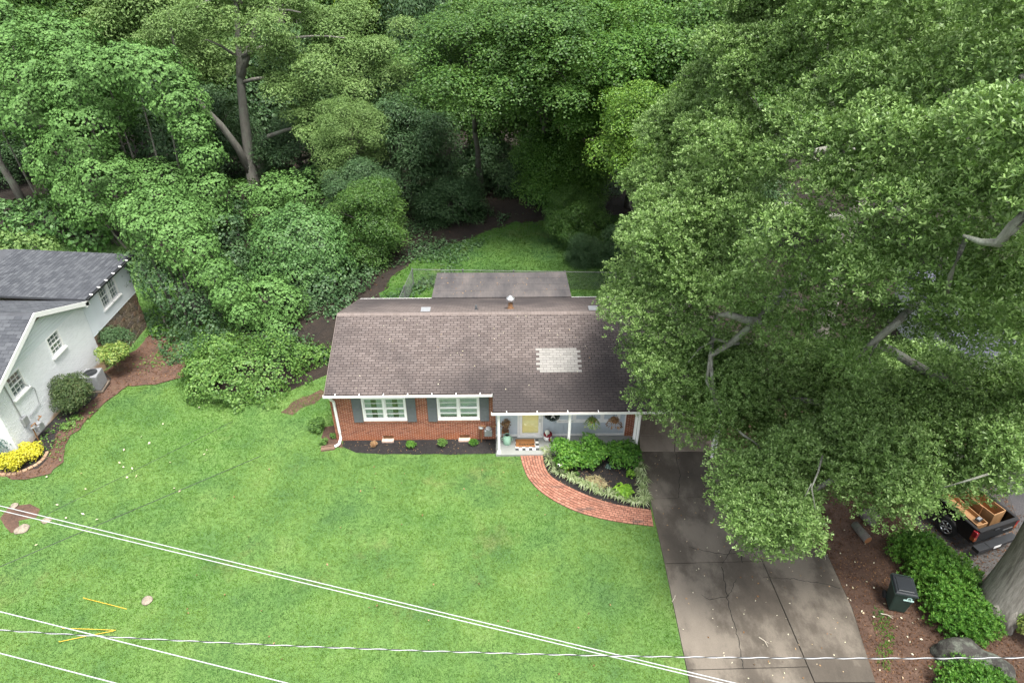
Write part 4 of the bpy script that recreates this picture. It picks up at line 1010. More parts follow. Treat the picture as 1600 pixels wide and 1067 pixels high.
# small white figure with a red scarf
fg = ht('porch_figure', 'small white porch figure wrapped in a dark red scarf', 'figurine', 1.58, -0.22, PZ, 0.5)
m = MB(); m.lathe([(0.05, 0.0), (0.14, 0.02), (0.19, 0.12), (0.18, 0.24), (0.11, 0.36), (0.07, 0.42)], 16); m.build('body', M['white'], fg, True)
m = MB(); m.lathe([(0.02, -0.10), (0.09, -0.06), (0.11, 0.02), (0.08, 0.09), (0.02, 0.12)], 14, (-0.06, -0.05, 0.50)); m.tube([(-0.12, -0.12, 0.50), (-0.19, -0.22, 0.47)], [0.035, 0.012], 8); m.build('head', plain('ivory', (0.70, 0.74, 0.66), 0.6), fg, True)
m = MB(); m.lathe([(0.15, 0.0), (0.20, 0.03), (0.19, 0.09), (0.10, 0.13)], 16, (0.01, 0, 0.27), cap=False); m.tube([(0.0, -0.17, 0.31), (-0.03, -0.21, 0.20), (0.0, -0.22, 0.10)], [0.05, 0.055, 0.04], 8); m.build('scarf', plain('dark_red_cloth', (0.19, 0.02, 0.03), 0.9, var=0.2), fg, True)
# mint can and the dry plant behind it
ca_ = ht('mint_can', 'mint green metal can on the porch floor beside the first post', 'can', -0.22, -0.42, PZ)
mint = plain('mint_enamel', (0.36, 0.60, 0.45), 0.4, var=0.06)
m = MB(); m.lathe([(0.15, 0.0), (0.18, 0.02), (0.18, 0.32), (0.15, 0.40), (0.10, 0.44), (0.11, 0.50)], 18, cap=False); m.build('can_body', mint, ca_, True)
m = MB(); m.lathe([(0.094, 0), (0.094, 0.01)], 16, (0, 0, 0.45)); m.build('opening', M['black'], ca_)
m = MB(); m.tube([(-0.17, 0, 0.34), (-0.24, 0, 0.30), (-0.24, 0, 0.20), (-0.18, 0, 0.16)], 0.012, 6); m.tube([(0.17, 0, 0.34), (0.24, 0, 0.30), (0.24, 0, 0.20), (0.18, 0, 0.16)], 0.012, 6); m.build('handle', mint, ca_)
# lantern beside the door
la = ht('wall_lantern', 'small black wall lantern between the yellow door and the wreath', 'lamp', 1.50, 0.0, 1.50)
m = MB(); m.box(-0.05, 0.05, -0.0, 0.03, -0.10, 0.12); m.tube([(0, 0, 0.06), (0, -0.10, 0.10), (0, -0.13, 0.04)], 0.012, 6); m.build('bracket', M['black'], la)
m = MB(); m.lathe([(0.03, 0.0), (0.065, 0.02), (0.075, 0.16), (0.02, 0.24)], 8, (0, -0.13, -0.18)); m.build('lamp_body', M['black'], la)

# ================================================================ pickup truck
paint = plain('black_car_paint', (0.008, 0.009, 0.010), 0.25, var=0.1, scale=2, spec=0.35); rubber = plain('tyre_rubber', (0.018, 0.018, 0.018), 0.85, var=0.2); bedm = plain('bed_liner', (0.014, 0.014, 0.015), 0.75, var=0.3)
M['bumper'] = plain('bumper_plastic', (0.022, 0.024, 0.027), 0.5, var=0.2)
tr_ = thing('pickup_truck', 'black pickup truck with wooden furniture in its bed under the oak', 'truck', (17.78, 17.05, -0.01), math.radians(19))
TWd = 0.97
m = MB()                                             # bed sides, floor and front
def side(mb, s):
    prof = [(0.05, 0.62), (0.62, 0.60), (0.66, 0.72), (0.82, 0.92), (1.05, 1.0), (1.28, 0.92), (1.44, 0.72), (1.48, 0.55), (2.05, 0.52), (2.05, 1.32), (0.05, 1.28)]
    A = [Vector((s*TWd, y, z)) for y, z in prof]; B = [Vector((s*(TWd-0.09), y, z)) for y, z in prof]
    mb.poly(A if s > 0 else A[::-1]); mb.poly(B[::-1] if s > 0 else B)
    for i in range(len(A)): mb.quad(A[i], A[(i+1) % len(A)], B[(i+1) % len(A)], B[i])
side(m, 1); side(m, -1); m.box(-TWd+0.09, TWd-0.09, 1.98, 2.05, 0.70, 1.32); bed = m.build('bed_side', paint, tr_, bevel=0.02)
m = MB(); m.box(-TWd+0.09, TWd-0.09, 0.06, 1.98, 0.68, 0.72); m.build('bed_floor', bedm, tr_)
for xa, xb in ((-TWd-0.012, -TWd+0.10), (TWd-0.10, TWd+0.012)): m = MB(); m.box(xa, xb, 0.02, 2.06, 1.283, 1.335); m.build('bed_rail', bedm, tr_, bevel=0.02)
m = MB(); m.box(-TWd+0.02, TWd-0.02, -0.05, 0.045, 0.66, 1.29); tg = m.build('tailgate', paint, tr_, bevel=0.025)
m = MB(); m.box(-0.14, 0.10, -0.065, -0.052, 1.10, 1.16); m.build('handle', M['darkgrey'], tg)
m = MB(); m.box(-TWd+0.03, TWd-0.03, -0.09, 0.05, 1.288, 1.33); m.build('tailgate_cap', bedm, tg)
m = MB(); m.box(0.35, 0.82, -0.058, -0.051, 0.92, 0.95); m.build('badge', M['galv'], tg)
m = MB(); m.box(-TWd+0.01, TWd-0.01, -0.34, -0.06, 0.44, 0.60); m.box(-0.45, 0.45, -0.36, -0.10, 0.60, 0.625); bp = m.build('rear_bumper', M['bumper'], tr_, bevel=0.03)
m = MB(); m.box(-0.22, 0.12, -0.352, -0.342, 0.46, 0.59); m.build('number_plate', M['white'], bp)
for s in (-1, 1):
    m = MB(); m.box(s*TWd-0.07, s*TWd+0.07, -0.055, 0.12, 0.98, 1.26); li = m.build('tail_light', plain('red_lens', (0.22, 0.010, 0.016), 0.2, var=0.05), tr_, bevel=0.02)
    m = MB(); m.box(s*TWd-0.072, s*TWd+0.072, -0.057, 0.122, 0.80, 0.975); m.build('amber_lens', plain('amber_lens', (0.25, 0.06, 0.02), 0.2, var=0.05), li, bevel=0.02)
m = MB(); m.box(-TWd, TWd, 2.08, 4.05, 0.52, 1.18); m.box(-TWd, TWd, 4.05, 5.5, 0.52, 1.10); m.build('body', paint, tr_, bevel=0.06)
m = MB(); m.box(-TWd+0.04, TWd-0.04, 2.10, 3.95, 1.18, 1.86, taper=0.14); m.build('cab', paint, tr_, bevel=0.06)
m = MB(); m.box(-0.62, 0.62, 2.13, 2.18, 1.30, 1.70); m.build('rear_window', plain('tinted_glass', (0.01, 0.012, 0.013), 0.05, var=0.1), tr_)
chrome = plain('chrome', (0.62, 0.63, 0.64), 0.18, 0.95, var=0.1)
for s in (-1, 1):
    for y in (1.05, 4.75):
        R = Matrix.Translation((s*(TWd-0.13), y, 0.39)) @ Matrix.Rotation(math.pi/2*s, 4, 'Y')
        t = MB(); t.lathe([(0.24, -0.12), (0.37, -0.12), (0.395, -0.06), (0.395, 0.08), (0.37, 0.13), (0.25, 0.125), (0.24, 0.05)], 28, cap=False); t.v = [tuple(R @ Vector(v)) for v in t.v]
        wh = t.build('wheel', rubber, tr_, True)
        h = MB(); h.lathe([(0.255, 0.10), (0.265, 0.128), (0.235, 0.120), (0.225, 0.05)], 28, cap=False); h.lathe([(0.085, 0.06), (0.08, 0.125), (0.03, 0.135)], 14)
        for k in range(6):
            a = k*math.pi/3; c_, s_ = math.cos(a), math.sin(a); h.tube([(0.07*c_, 0.07*s_, 0.105), (0.24*c_, 0.24*s_, 0.11)], [0.045, 0.034], 6)
        h.v = [tuple(R @ Vector(v)) for v in h.v]; h.build('rim', chrome, wh, True)
        d_ = MB(); d_.lathe([(0.24, 0.02), (0.24, 0.03)], 24); d_.v = [tuple(R @ Vector(v)) for v in d_.v]; d_.build('hub_disc', M['black'], wh)
TM = Matrix.Translation((17.78, 17.05, -0.01)) @ Matrix.Rotation(math.radians(19), 4, 'Z')
def open_box(name, label, x, y, z, lx, ly, lz, rz, mat1, mat2, tilt=0.0):
    t = thing(name, label, 'wooden box', TM @ Vector((x, y, z)), math.radians(19)+rz); k = 0.03
    t.rotation_euler = (tilt, 0, math.radians(19)+rz)
    for (a, b, c, d_) in ((-lx/2, lx/2, -ly/2, -ly/2+k), (-lx/2, lx/2, ly/2-k, ly/2), (-lx/2, -lx/2+k, -ly/2+k, ly/2-k), (lx/2-k, lx/2, -ly/2+k, ly/2-k)):
        m = MB(); m.box(a, b, c, d_, 0, lz); m.build('side_board', mat1, t)
    m = MB(); m.box(-lx/2+k, lx/2-k, -ly/2+k, ly/2-k, 0.01, 0.035); m.build('bottom_board', mat2, t)
    return t
open_box('open_drawer', 'long open wooden drawer along the near side of the truck bed', -0.50, 1.0, 1.08, 0.50, 1.6, 0.20, 0.0, M['wood'], M['wood'])
open_box('wooden_crate', 'deep wooden cabinet lying open by the far side of the truck bed', 0.42, 1.02, 0.735, 0.62, 1.35, 0.66, 0.06, M['wood'], M['wood_dark'])
b = thing('wooden_board', 'upright brown board leaning between the boxes in the truck bed', 'board', TM @ Vector((-0.04, 1.15, 0.74)), math.radians(19)); m = MB(); m.box(-0.02, 0.02, -0.45, 0.45, 0, 0.78); m.build('plank', M['wood_dark'], b)
for (x, y, h_, lab) in ((-0.35, 1.86, 1.0, 'grey weathered post standing at the head of the truck bed'),):
    b = thing('wooden_post', lab, 'post', TM @ Vector((x, y, 0.74)), math.radians(19)); m = MB(); m.box(-0.08, 0.08, -0.05, 0.05, 0, h_); m.build('timber', plain('weathered_wood', (0.20, 0.16, 0.12), 0.9), b)
b = thing('car_battery', 'small black box lying on the wooden drawer in the truck', 'box', TM @ Vector((-0.46, 0.42, 1.285)), math.radians(30)); m = MB(); m.box(-0.13, 0.13, -0.09, 0.09, 0, 0.06); m.build('case', M['black'], b, bevel=0.015); m = MB(); m.box(-0.08, 0.08, -0.05, 0.05, 0.06, 0.075); m.build('lid', M['grey'], b)

# ================================================================ wheeled bin
bx = G(1398, 945)
bn = thing('wheeled_bin', 'dark green wheeled rubbish bin beside the driveway', 'bin', (bx.x, bx.y, -0.02), math.radians(-14))
green = plain('dark_green_plastic', (0.020, 0.042, 0.034), 0.5, var=0.2, scale=3)
m = MB(); m.box(-0.33, 0.33, -0.36, 0.36, 0.03, 1.02)
m.v = [(v[0]*(0.80+0.20*(v[2]-0.03)), v[1]*(0.76+0.26*(v[2]-0.03)), v[2]) for v in m.v]; m.build('bin_body', green, bn, bevel=0.05)
m = MB(); m.box(-0.37, 0.37, -0.40, 0.42, 1.02, 1.065); m.build('rim', green, bn, bevel=0.015)
m = MB(); m.box(-0.36, 0.36, -0.41, 0.40, 1.068, 1.13, taper=0.10); m.box(-0.27, 0.27, -0.30, 0.28, 1.13, 1.15, taper=0.1); m.build('lid', plain('black_lid_plastic', (0.016, 0.019, 0.022), 0.38, var=0.2), bn, bevel=0.02)
m = MB(); m.tube([(-0.30, 0.40, 1.04), (-0.30, 0.47, 1.04), (0.30, 0.47, 1.04), (0.30, 0.40, 1.04)], 0.018, 8); m.build('handle', green, bn)
for s in (-1, 1):
    m = MB(); R = Matrix.Translation((s*0.30, 0.31, 0.13)) @ Matrix.Rotation(math.pi/2, 4, 'Y'); m.lathe([(0.05, -0.03), (0.13, -0.035), (0.13, 0.035), (0.05, 0.03)], 18); m.v = [tuple(R @ Vector(v)) for v in m.v]; wv = m.build('wheel', rubber, bn, True)
m = MB(); m.box(-0.02, 0.30, -0.36, -0.352, 0.76, 0.82); R = Matrix.Translation((0.15, -0.352, 0.86)) @ Matrix.Rotation(math.pi/2, 4, 'X'); n0 = len(m.v); m.lathe([(0.05, 0), (0.085, 0), (0.085, 0.008), (0.05, 0.008)], 16, cap=False); m.v = m.v[:n0]+[tuple(R @ Vector(v)) for v in m.v[n0:]]
m.v = [(v[0], v[1]-0.005, v[2]) for v in m.v]; m.build('printed_emblem', plain('mint_print', (0.55, 0.78, 0.72), 0.6, var=0.05), bn)
# blue wheeled bin lying behind the trunk
q = G(1592, 958)
bb = thing('blue_cart', 'dark blue wheeled cart with grey lid half hidden behind the oak trunk', 'cart', (q.x, q.y+0.25, 0), math.radians(-28))
m = MB(); m.box(-0.30, 0.95, -0.32, 0.32, 0.12, 0.55, taper=-0.12); m.build('cart_body', plain('blue_plastic', (0.012, 0.045, 0.105), 0.4, var=0.15), bb, bevel=0.05)
m = MB(); m.box(-0.38, 1.03, -0.39, 0.39, 0.555, 0.62); m.build('lid', plain('grey_lid', (0.22, 0.25, 0.28), 0.5, var=0.1), bb, bevel=0.03)
for s in (-1, 1):
    m = MB(); R = Matrix.Translation((-0.08, s*0.30, 0.14)) @ Matrix.Rotation(math.pi/2, 4, 'X'); m.lathe([(0.04, -0.03), (0.14, -0.035), (0.14, 0.035), (0.04, 0.03)], 18); m.v = [tuple(R @ Vector(v)) for v in m.v]; m.build('wheel', rubber, bb, True)

# ================================================================ overhead wires
def wire(name, label, pa, pb, za, zb, rad, mat_, sag=0.0, ext=1.6, twist=None, group=None, n=60):
    a = G(*pa, za); b = G(*pb, zb); A = a+(a-b)*(ext-1); B = b+(b-a)*(ext-1); mid = []
    for i in range(n+1):
        t = i/n; p = A.lerp(B, t); u = (p-a).dot(b-a)/(b-a).length_squared; p.z += -sag*4*(u)*(1-u); mid.append(p)
    o = None
    if twist:
        root = thing(name, label, 'cable', mid[n//2], 0, group); dirv = (B-A).normalized(); s = dirv.cross(Vector((0, 0, 1))).normalized(); u_ = s.cross(dirv)
        L = (B-A).length; N = int(L/twist*10); 
        for ph, (nm, mt) in enumerate(twist_m):
            pts = []
            for i in range(N+1):
                t = i/N; f = t*n; k = min(int(f), n-1); p = mid[k].lerp(mid[k+1], f-k); th = 2*math.pi*t*L/twist+ph*math.pi
                pts.append(p+(s*math.cos(th)+u_*math.sin(th))*rad-mid[n//2])
            m = MB(); m.tube(pts, rad*0.95, 6); m.build(nm, mt, root, True)
        return root
    m = MB(); m.tube([p-mid[n//2] for p in mid], rad, 7); o = m.build(name, mat_, None, True, loc=mid[n//2]); return tag(o, label, 'cable', group)
bare = plain('bright_aluminium_wire', (0.42, 0.43, 0.44), 0.5, 0.0, var=0.03)
blk = plain('black_cable_sheath', (0.025, 0.028, 0.03), 0.5, var=0.2)
twist_m = (('black_strand', blk), ('bare_strand', bare))
wire('power_line', 'upper of the close pair of pale wires crossing the lawn', (0, 790), (1150, 1067), 8.0, 8.0, 0.0105, bare, 0.0)
wire('power_line', 'lower of the close pair of pale wires crossing the lawn', (0, 797), (1130, 1067), 8.0, 8.0, 0.0105, bare, 0.0)
wire('power_line', 'pale wire that crosses the twisted cable at lower left', (0, 955), (450, 1067), 9.0, 9.0, 0.0105, bare, 0.0, 2.0)
wire('power_line', 'short pale wire at the bottom left corner of the lawn', (0, 1020), (182, 1067), 9.2, 9.2, 0.0105, bare, 0.0, 3.0)
wire('twisted_cable', 'twisted black and bare cable sagging across the whole foreground', (0, 984), (1600, 1027), 8.5, 8.5, 0.0085, None, 0.32, 1.15, 0.62)
wire('service_wire', 'thin dark wire running to the brick house corner', (0, 885), (330, 745), 5.0, 4.2, 0.010, blk, 0.0, 1.3)
wire('service_wire', 'thin dark wire above the neighbour lawn', (150, 765), (300, 690), 4.6, 4.2, 0.007, blk, 0.0, 1.5)

# ================================================================ small things on the lawn
yel = plain('yellow_plastic', (0.62, 0.42, 0.04), 0.5, var=0.08)
def pole(label, pa, pb, za, zb):
    a, b = G(*pa, za), G(*pb, zb); m = MB(); m.tube([Vector((0, 0, 0)), (b-a)*0.5+Vector((0, 0, 0.01)), b-a], 0.010, 8); m.lathe([(0.016, -0.01), (0.016, 0.03)], 8); 
    tag(m.build('yellow_rod', yel, None, loc=a), label, 'rod')
pole('single yellow rod lying near the left lawn edge', (131, 934), (198, 951), 0.05, 0.05)
pole('upper yellow rod of the pair meeting in a point', (98, 981), (181, 984), 0.06, 0.10)
pole('lower yellow rod of the pair meeting in a point', (93, 1002), (178, 985), 0.05, 0.07)
def rock(name, label, cat, loc, s, mat_, seed, squash=0.5, sub=3, amp=0.25):
    bm = bmesh.new(); bmesh.ops.create_icosphere(bm, subdivisions=sub, radius=1.0); rg = np.random.default_rng(seed)
    d = np.array([v.co[:] for v in bm.verts]); r_ = bumpy(unit(d), rg, amp, 2.0)*bumpy(unit(d), rg, 0.06, 8)
    for v, k in zip(bm.verts, r_): v.co = v.co*k; v.co.z *= squash
    for v in bm.verts: v.co *= s
    me = bpy.data.meshes.new(name); bm.to_mesh(me); bm.free(); me.materials.append(mat_); me.polygons.foreach_set('use_smooth', [True]*len(me.polygons))
    return tag(place(name, me, None, loc), label, cat)
pale_rock = plain('pale_stone', (0.24, 0.205, 0.16), 0.95, var=0.45, scale=9, bmp=0.6)
rock('stone', 'pale flat stone lying alone in the left lawn', 'stone', G(230, 938, 0.02), 0.17, pale_rock, 1, 0.35)
rock('stone', 'largest pale stone at the edge of the dug dirt patch', 'stone', G(34, 826, 0.03), 0.24, pale_rock, 2, 0.4)
rock('stone', 'pale stone half under the wires beside the dirt patch', 'stone', G(73, 812, 0.02), 0.16, pale_rock, 3, 0.4)
rock('stone', 'small tan stone at the upper rim of the dirt patch', 'stone', G(23, 790, 0.02), 0.14, pale_rock, 4, 0.4)
lich = bark('lichen_rock', (0.03, 0.028, 0.024), (0.075, 0.070, 0.062), (0.17, 0.19, 0.15), 4)
q = G(1512, 1035); rock('boulder', 'large lichen covered boulder behind the lowest right shrub', 'boulder', (q.x, q.y, 0.10), 0.80, lich, 5, 0.85, 4, 0.42)
q = G(1346, 838); lg = thing('cut_log', 'short sawn log with orange end lying in leaf litter', 'log', (q.x, q.y, 0.14), 0.3)
m = MB(); m.tube([(0, -0.3, 0), (0, 0.0, 0.02), (0.05, 0.5, 0.0)], [0.17, 0.165, 0.15], 14); m.build('log_bark', M['bark'], lg, True)
m = MB(); m.tube([(0, -0.315, 0), (0, -0.301, 0)], 0.155, 14); m.build('sawn_face', plain('sawn_wood', (0.34, 0.16, 0.07), 0.8, var=0.2, scale=12), lg)
q = G(1362, 826); rock('stump', 'low dark rotten stump beside the sawn log', 'stump', (q.x+0.1, q.y+0.5, 0.1), 0.32, M['bark'], 7, 0.9, 3, 0.35)
for (a, b, lab) in (((1283, 858), (1290, 874), 'pale broken stick at the driveway edge in leaf litter'), ((1186, 995), (1200, 1010), 'small pale twig on the right driveway strip'), ((1376, 958), (1395, 966), 'bare branch lying beside the wheeled bin'), ((1055, 930), (1050, 940), 'tiny pale twig on the left driveway slab')):
    A, B = G(*a, 0.06), G(*b, 0.06); m = MB(); c = (A+B)/2; m.tube([A-c, Vector((0.04, 0.03, 0.02)), B-c], [0.018, 0.015, 0.008], 5); m.tube([Vector((0.04, 0.03, 0.02)), (B-c)*0.6+Vector((0.12, 0.05, 0))], [0.01, 0.005], 4)
    tag(m.build('stick', plain('pale_wood', (0.42, 0.38, 0.31), 0.9), None, loc=c), lab, 'stick')
# brick edging of the neighbour's flower bed
ed = thing('bed_edging', 'curved edging of tan blocks round the golden shrubs', 'edging', G(40, 740))
EP = [G(x, y).to_2d() for x, y in [(-25, 742), (0, 743), (20, 742), (38, 737), (52, 731), (63, 724), (71, 716), (75, 707)]]
ER = resample(EP, 15); c0 = G(40, 740)
for a, b in zip(ER[:-1], ER[1:]):
    d_ = (b-a); L = d_.length; m = MB(); m.box(-L/2+0.012, L/2-0.012, -0.07, 0.07, 0, 0.11+random.uniform(-.01, .015))
    c = (a+b)/2; m.build('block', M['tan_block'] if 'tan_block' in M else M.setdefault('tan_block', pieces('tan_block', [(0.28, 0.17, 0.10), (0.38, 0.26, 0.17), (0.34, 0.21, 0.13)], 0.9)), ed, loc=(c.x-c0.x, c.y-c0.y, 0), rot=(0, 0, math.atan2(d_.y, d_.x)), bevel=0.01)
# splash bricks under the downspout
q = HW(-8.0, -0.5, 0.0); sp = thing('splash_block', 'brown splash block under the left downspout', 'splash block', q, 0.2)
m = MB(); m.box(-0.45, 0.15, -0.14, 0.14, 0, 0.04); m.box(-0.45, 0.15, -0.14, -0.10, 0.04, 0.09); m.box(-0.45, 0.15, 0.10, 0.14, 0.04, 0.09); m.build('trough', plain('wet_brown_concrete', (0.16, 0.10, 0.07), 0.8), sp)
# ================================================================ grass on the lawn (nobody could count it: one object)
def grass(name, label, regions, holes, dens, h, w, mat, seed, lean=0.9, blades=3):
    rng = np.random.default_rng(seed); PX = []
    for poly, f in regions:
        X = [p[0] for p in poly]; Y = [p[1] for p in poly]; x0, x1, y0, y1 = min(X), max(X), min(Y), max(Y)
        n = int((x1-x0)*(y1-y0)*dens*f); xs, ys = rng.uniform(x0, x1, n), rng.uniform(y0, y1, n)
        k = in_poly(xs, ys, poly)
        for hp in holes: k &= ~in_poly(xs, ys, hp)
        PX.append(np.stack([xs[k], ys[k]], 1))
    P = np.concatenate(PX); q = proj(np.column_stack([P, np.zeros(len(P))])); k = (q[:, 0] > -90) & (q[:, 0] < 1690) & (q[:, 1] < 1140)
    P = np.repeat(P[k], blades, 0); n = len(P); P = P+rng.normal(0, 0.03, (n, 2))
    z = np.array([gz(a, b) for a, b in P]); th = rng.uniform(0, 6.28, n); ln = rng.uniform(0.2, lean, n); hh = h*rng.uniform(0.6, 1.4, n); ww = w*rng.uniform(0.7, 1.3, n)
    d = np.stack([np.cos(th), np.sin(th)], 1); pr = np.stack([-d[:, 1], d[:, 0]], 1)
    V = np.empty((n, 3, 3)); V[:, 0, :2] = P-pr*ww[:, None]/2; V[:, 1, :2] = P+pr*ww[:, None]/2; V[:, 2, :2] = P+d*(hh*ln)[:, None]
    V[:, 0, 2] = z-0.004; V[:, 1, 2] = z-0.004; V[:, 2, 2] = z+hh*np.sqrt(np.maximum(0.05, 1-ln*ln*0.8))
    o = place(name, np_mesh(name, V.reshape(-1, 3), np.arange(n*3).reshape(n, 3), mat)); return tag(o, label, None, None, 'stuff')
def grassm(name, cols, dry, scale=0.5):
    m, nt, b = new_mat(name)
    f = math_n(nt, 'ADD', math_n(nt, 'MULTIPLY', rand_piece(nt), 0.28), math_n(nt, 'MULTIPLY', noise(nt, scale, 5, 0.6, 'World'), 0.72))
    c = ramp(nt, f, [(0.22+0.56*i/(len(cols)-1), x) for i, x in enumerate(cols)])
    dd = ramp(nt, noise(nt, 0.23, 5, 0.7, 'World', seed=5), [(0.56, (0, 0, 0)), (0.74, (1, 1, 1))])
    c = mixc(nt, math_n(nt, 'MULTIPLY', dd, 0.8), c, dry)
    cl = ramp(nt, noise(nt, 0.35, 4, 0.6, 'World', seed=9), [(0.50, (0, 0, 0)), (0.60, (1, 1, 1))])
    c = mixc(nt, math_n(nt, 'MULTIPLY', cl, 0.65), c, (0.070, 0.165, 0.060))
    rich = ramp(nt, noise(nt, 0.11, 4, 0.55, 'World', (0.8, 1.6, 1), seed=13), [(0.50, (0, 0, 0)), (0.62, (1, 1, 1))])
    c = mixc(nt, math_n(nt, 'MULTIPLY', rich, 0.85), c, (0.062, 0.172, 0.014))
    nt.links.new(c, b.inputs['Base Color']); b.inputs['Roughness'].default_value = 0.6; b.inputs['Specular IOR Level'].default_value = 0.25
    t = nt.nodes.new('ShaderNodeBsdfTranslucent'); nt.links.new(c, t.inputs[0]); mx = nt.nodes.new('ShaderNodeMixShader'); mx.inputs[0].default_value = 0.25
    nt.links.new(b.outputs[0], mx.inputs[1]); nt.links.new(t.outputs[0], mx.inputs[2]); nt.links.new(mx.outputs[0], nt.nodes['Material Output'].inputs[0]); return m
M['grass'] = grassm('grass_blade', [(0.060, 0.138, 0.022), (0.092, 0.184, 0.027), (0.128, 0.226, 0.037), (0.174, 0.268, 0.058)], (0.21, 0.215, 0.095))
M['grass_shade'] = grassm('shade_darkened_blade', [(0.034, 0.092, 0.012), (0.054, 0.126, 0.016), (0.074, 0.152, 0.022)], (0.14, 0.15, 0.06))  # blades darkened too, shade carried in their colour
PATHP = [tuple(p) for p in O_]+[tuple(p) for p in I_[::-1]]
def hpoly(x0, x1, y0, y1): return [tuple(HW(x, y, 0)[:2]) for x, y in ((x0, y0), (x1, y0), (x1, y1), (x0, y1))]
HOUSEP = hpoly(-7.95, 5.4, -1.2, 9)
HOLES = [CLAY, NBED, FBED, CBED, GBED, HOLE, PATHP, hpoly(-7.95, -0.7, -0.1, 9), hpoly(-0.72, 5.4, -1.17, 9), [(-40, 21), (-21.2, 21), (-21.2, 34), (-40, 34)]]
NEAR = [(-24, 8), (DRV_L[-1][0], 8)]+DRV_L[::-1]+[(DRV_L[0][0], 27), (-7.9, 30.8), (-8.4, 29.6), (-9.4, 28.0), (-11, 26.6), (-13, 26.4), (-14.8, 26.8), (-15.8, 40), (-24, 42)]
grass('grass', 'short bright green grass of the front lawn', [(NEAR, 1.0)], HOLES, 330, 0.050, 0.022, M['grass'], 1)
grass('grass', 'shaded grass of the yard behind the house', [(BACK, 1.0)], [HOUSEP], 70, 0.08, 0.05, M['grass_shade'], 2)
grass('weeds', 'sparse weedy grass between driveway and leaf litter', [(STRIP, 1.0)], [], 130, 0.10, 0.03, M['grass'], 3)

# ================================================================ fallen leaves and litter
def litter(name, label, poly, n, L, mat, seed, z=0.02, zf=None, holes=()):
    rng = np.random.default_rng(seed); X = [p[0] for p in poly]; Y = [p[1] for p in poly]
    xs, ys = rng.uniform(min(X), max(X), n*3), rng.uniform(min(Y), max(Y), n*3); k = in_poly(xs, ys, poly)
    for hp in holes: k &= ~in_poly(xs, ys, hp)
    xs, ys = xs[k][:n], ys[k][:n]; P = np.column_stack([xs, ys, [gz(a, b)+z if zf is None else zf(a, b) for a, b in zip(xs, ys)]])
    V, F = leaf_arrays(P, np.tile([0, 0, 1.0], (len(P), 1)), L, L*0.6, rng, fold=-0.15, jit=0.35)
    return tag(place(name, np_mesh(name, V, F, mat)), label, None, None, 'stuff')
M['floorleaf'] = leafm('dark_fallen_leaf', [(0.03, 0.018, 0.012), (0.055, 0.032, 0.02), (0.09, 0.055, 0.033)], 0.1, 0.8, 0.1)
RL_ = P2([(1290, 700), (1480, 690), (1700, 905), (1700, 1067), (1680, 1250), (1400, 1300), (1368, 1067), (1331, 950), (1290, 866), (1205, 790)])
litter('leaf_litter', 'brown fallen leaves and bark between driveway and oak', RL_, 10000, 0.075, M['litterleaf'], 1, 0.01)
litter('leaf_litter', 'pale leaves scattered in the right litter bed', RL_, 200, 0.09, M['paleleaf'], 2, 0.03)
DRP = P2([(1003, 712), (1125, 712), (1290, 866), (1366, 1067), (1420, 1200), (1110, 1200), (1040, 880), (1022, 800)])
litter('fallen_leaves', 'pale leaf bits scattered over the driveway', DRP, 110, 0.06, M['paleleaf'], 3, 0.055)
litter('fallen_leaves', 'brown leaf bits scattered over the driveway', DRP, 90, 0.09, M['dryleaf'], 4, 0.055)
litter('fallen_leaves', 'yellowish fallen leaves on the left lawn', P2([(60, 745), (290, 600), (360, 700), (300, 800), (0, 880)]), 26, 0.13, M['paleleaf'], 5, 0.07)
litter('fallen_leaves', 'a few dead leaves on the main lawn', P2([(360, 720), (800, 715), (1060, 1060), (200, 1060)]), 45, 0.09, M['dryleaf'], 6, 0.07)
litter('mulch_litter', 'dead leaves and chips on the garden mulch', GBED, 260, 0.06, M['dryleaf'], 7, 0.03)
litter('mulch_litter', 'dead leaves and chips on the front mulch', FBED, 160, 0.05, M['dryleaf'], 8, 0.03)
litter('leaf_litter', 'pine straw on the red soil by the white house', CLAY, 1500, 0.10, M['litterleaf'], 9, 0.06)
def rz_(x, y):
    l = HM.inverted() @ Vector((x, y, 0))
    return EAVE.z+(l.y-EAVE.y)*RISE/RUN+0.02
litter('fallen_leaves', 'tiny pale debris scattered on the front roof slope', hpoly(-7.6, 8.5, -0.2, 3.5), 85, 0.06, M['paleleaf'], 10, 0, rz_)
litter('fallen_leaves', 'twigs and debris on the flat rear roof', hpoly(EX0+0.1, EX1-0.1, 8.6, 11.6), 60, 0.09, M['dryleaf'], 11, 0, lambda x, y: za+(zb-za)*((HM.inverted() @ Vector((x, y, 0))).y-8.2)/3.55+0.015)
litter('leaf_litter', 'dark fallen leaves on the floor of the woods', [(-26, 36), (14, 37), (18, 64), (-34, 64)], 3000, 0.18, M['floorleaf'], 12, 0.0, holes=(BACK,))

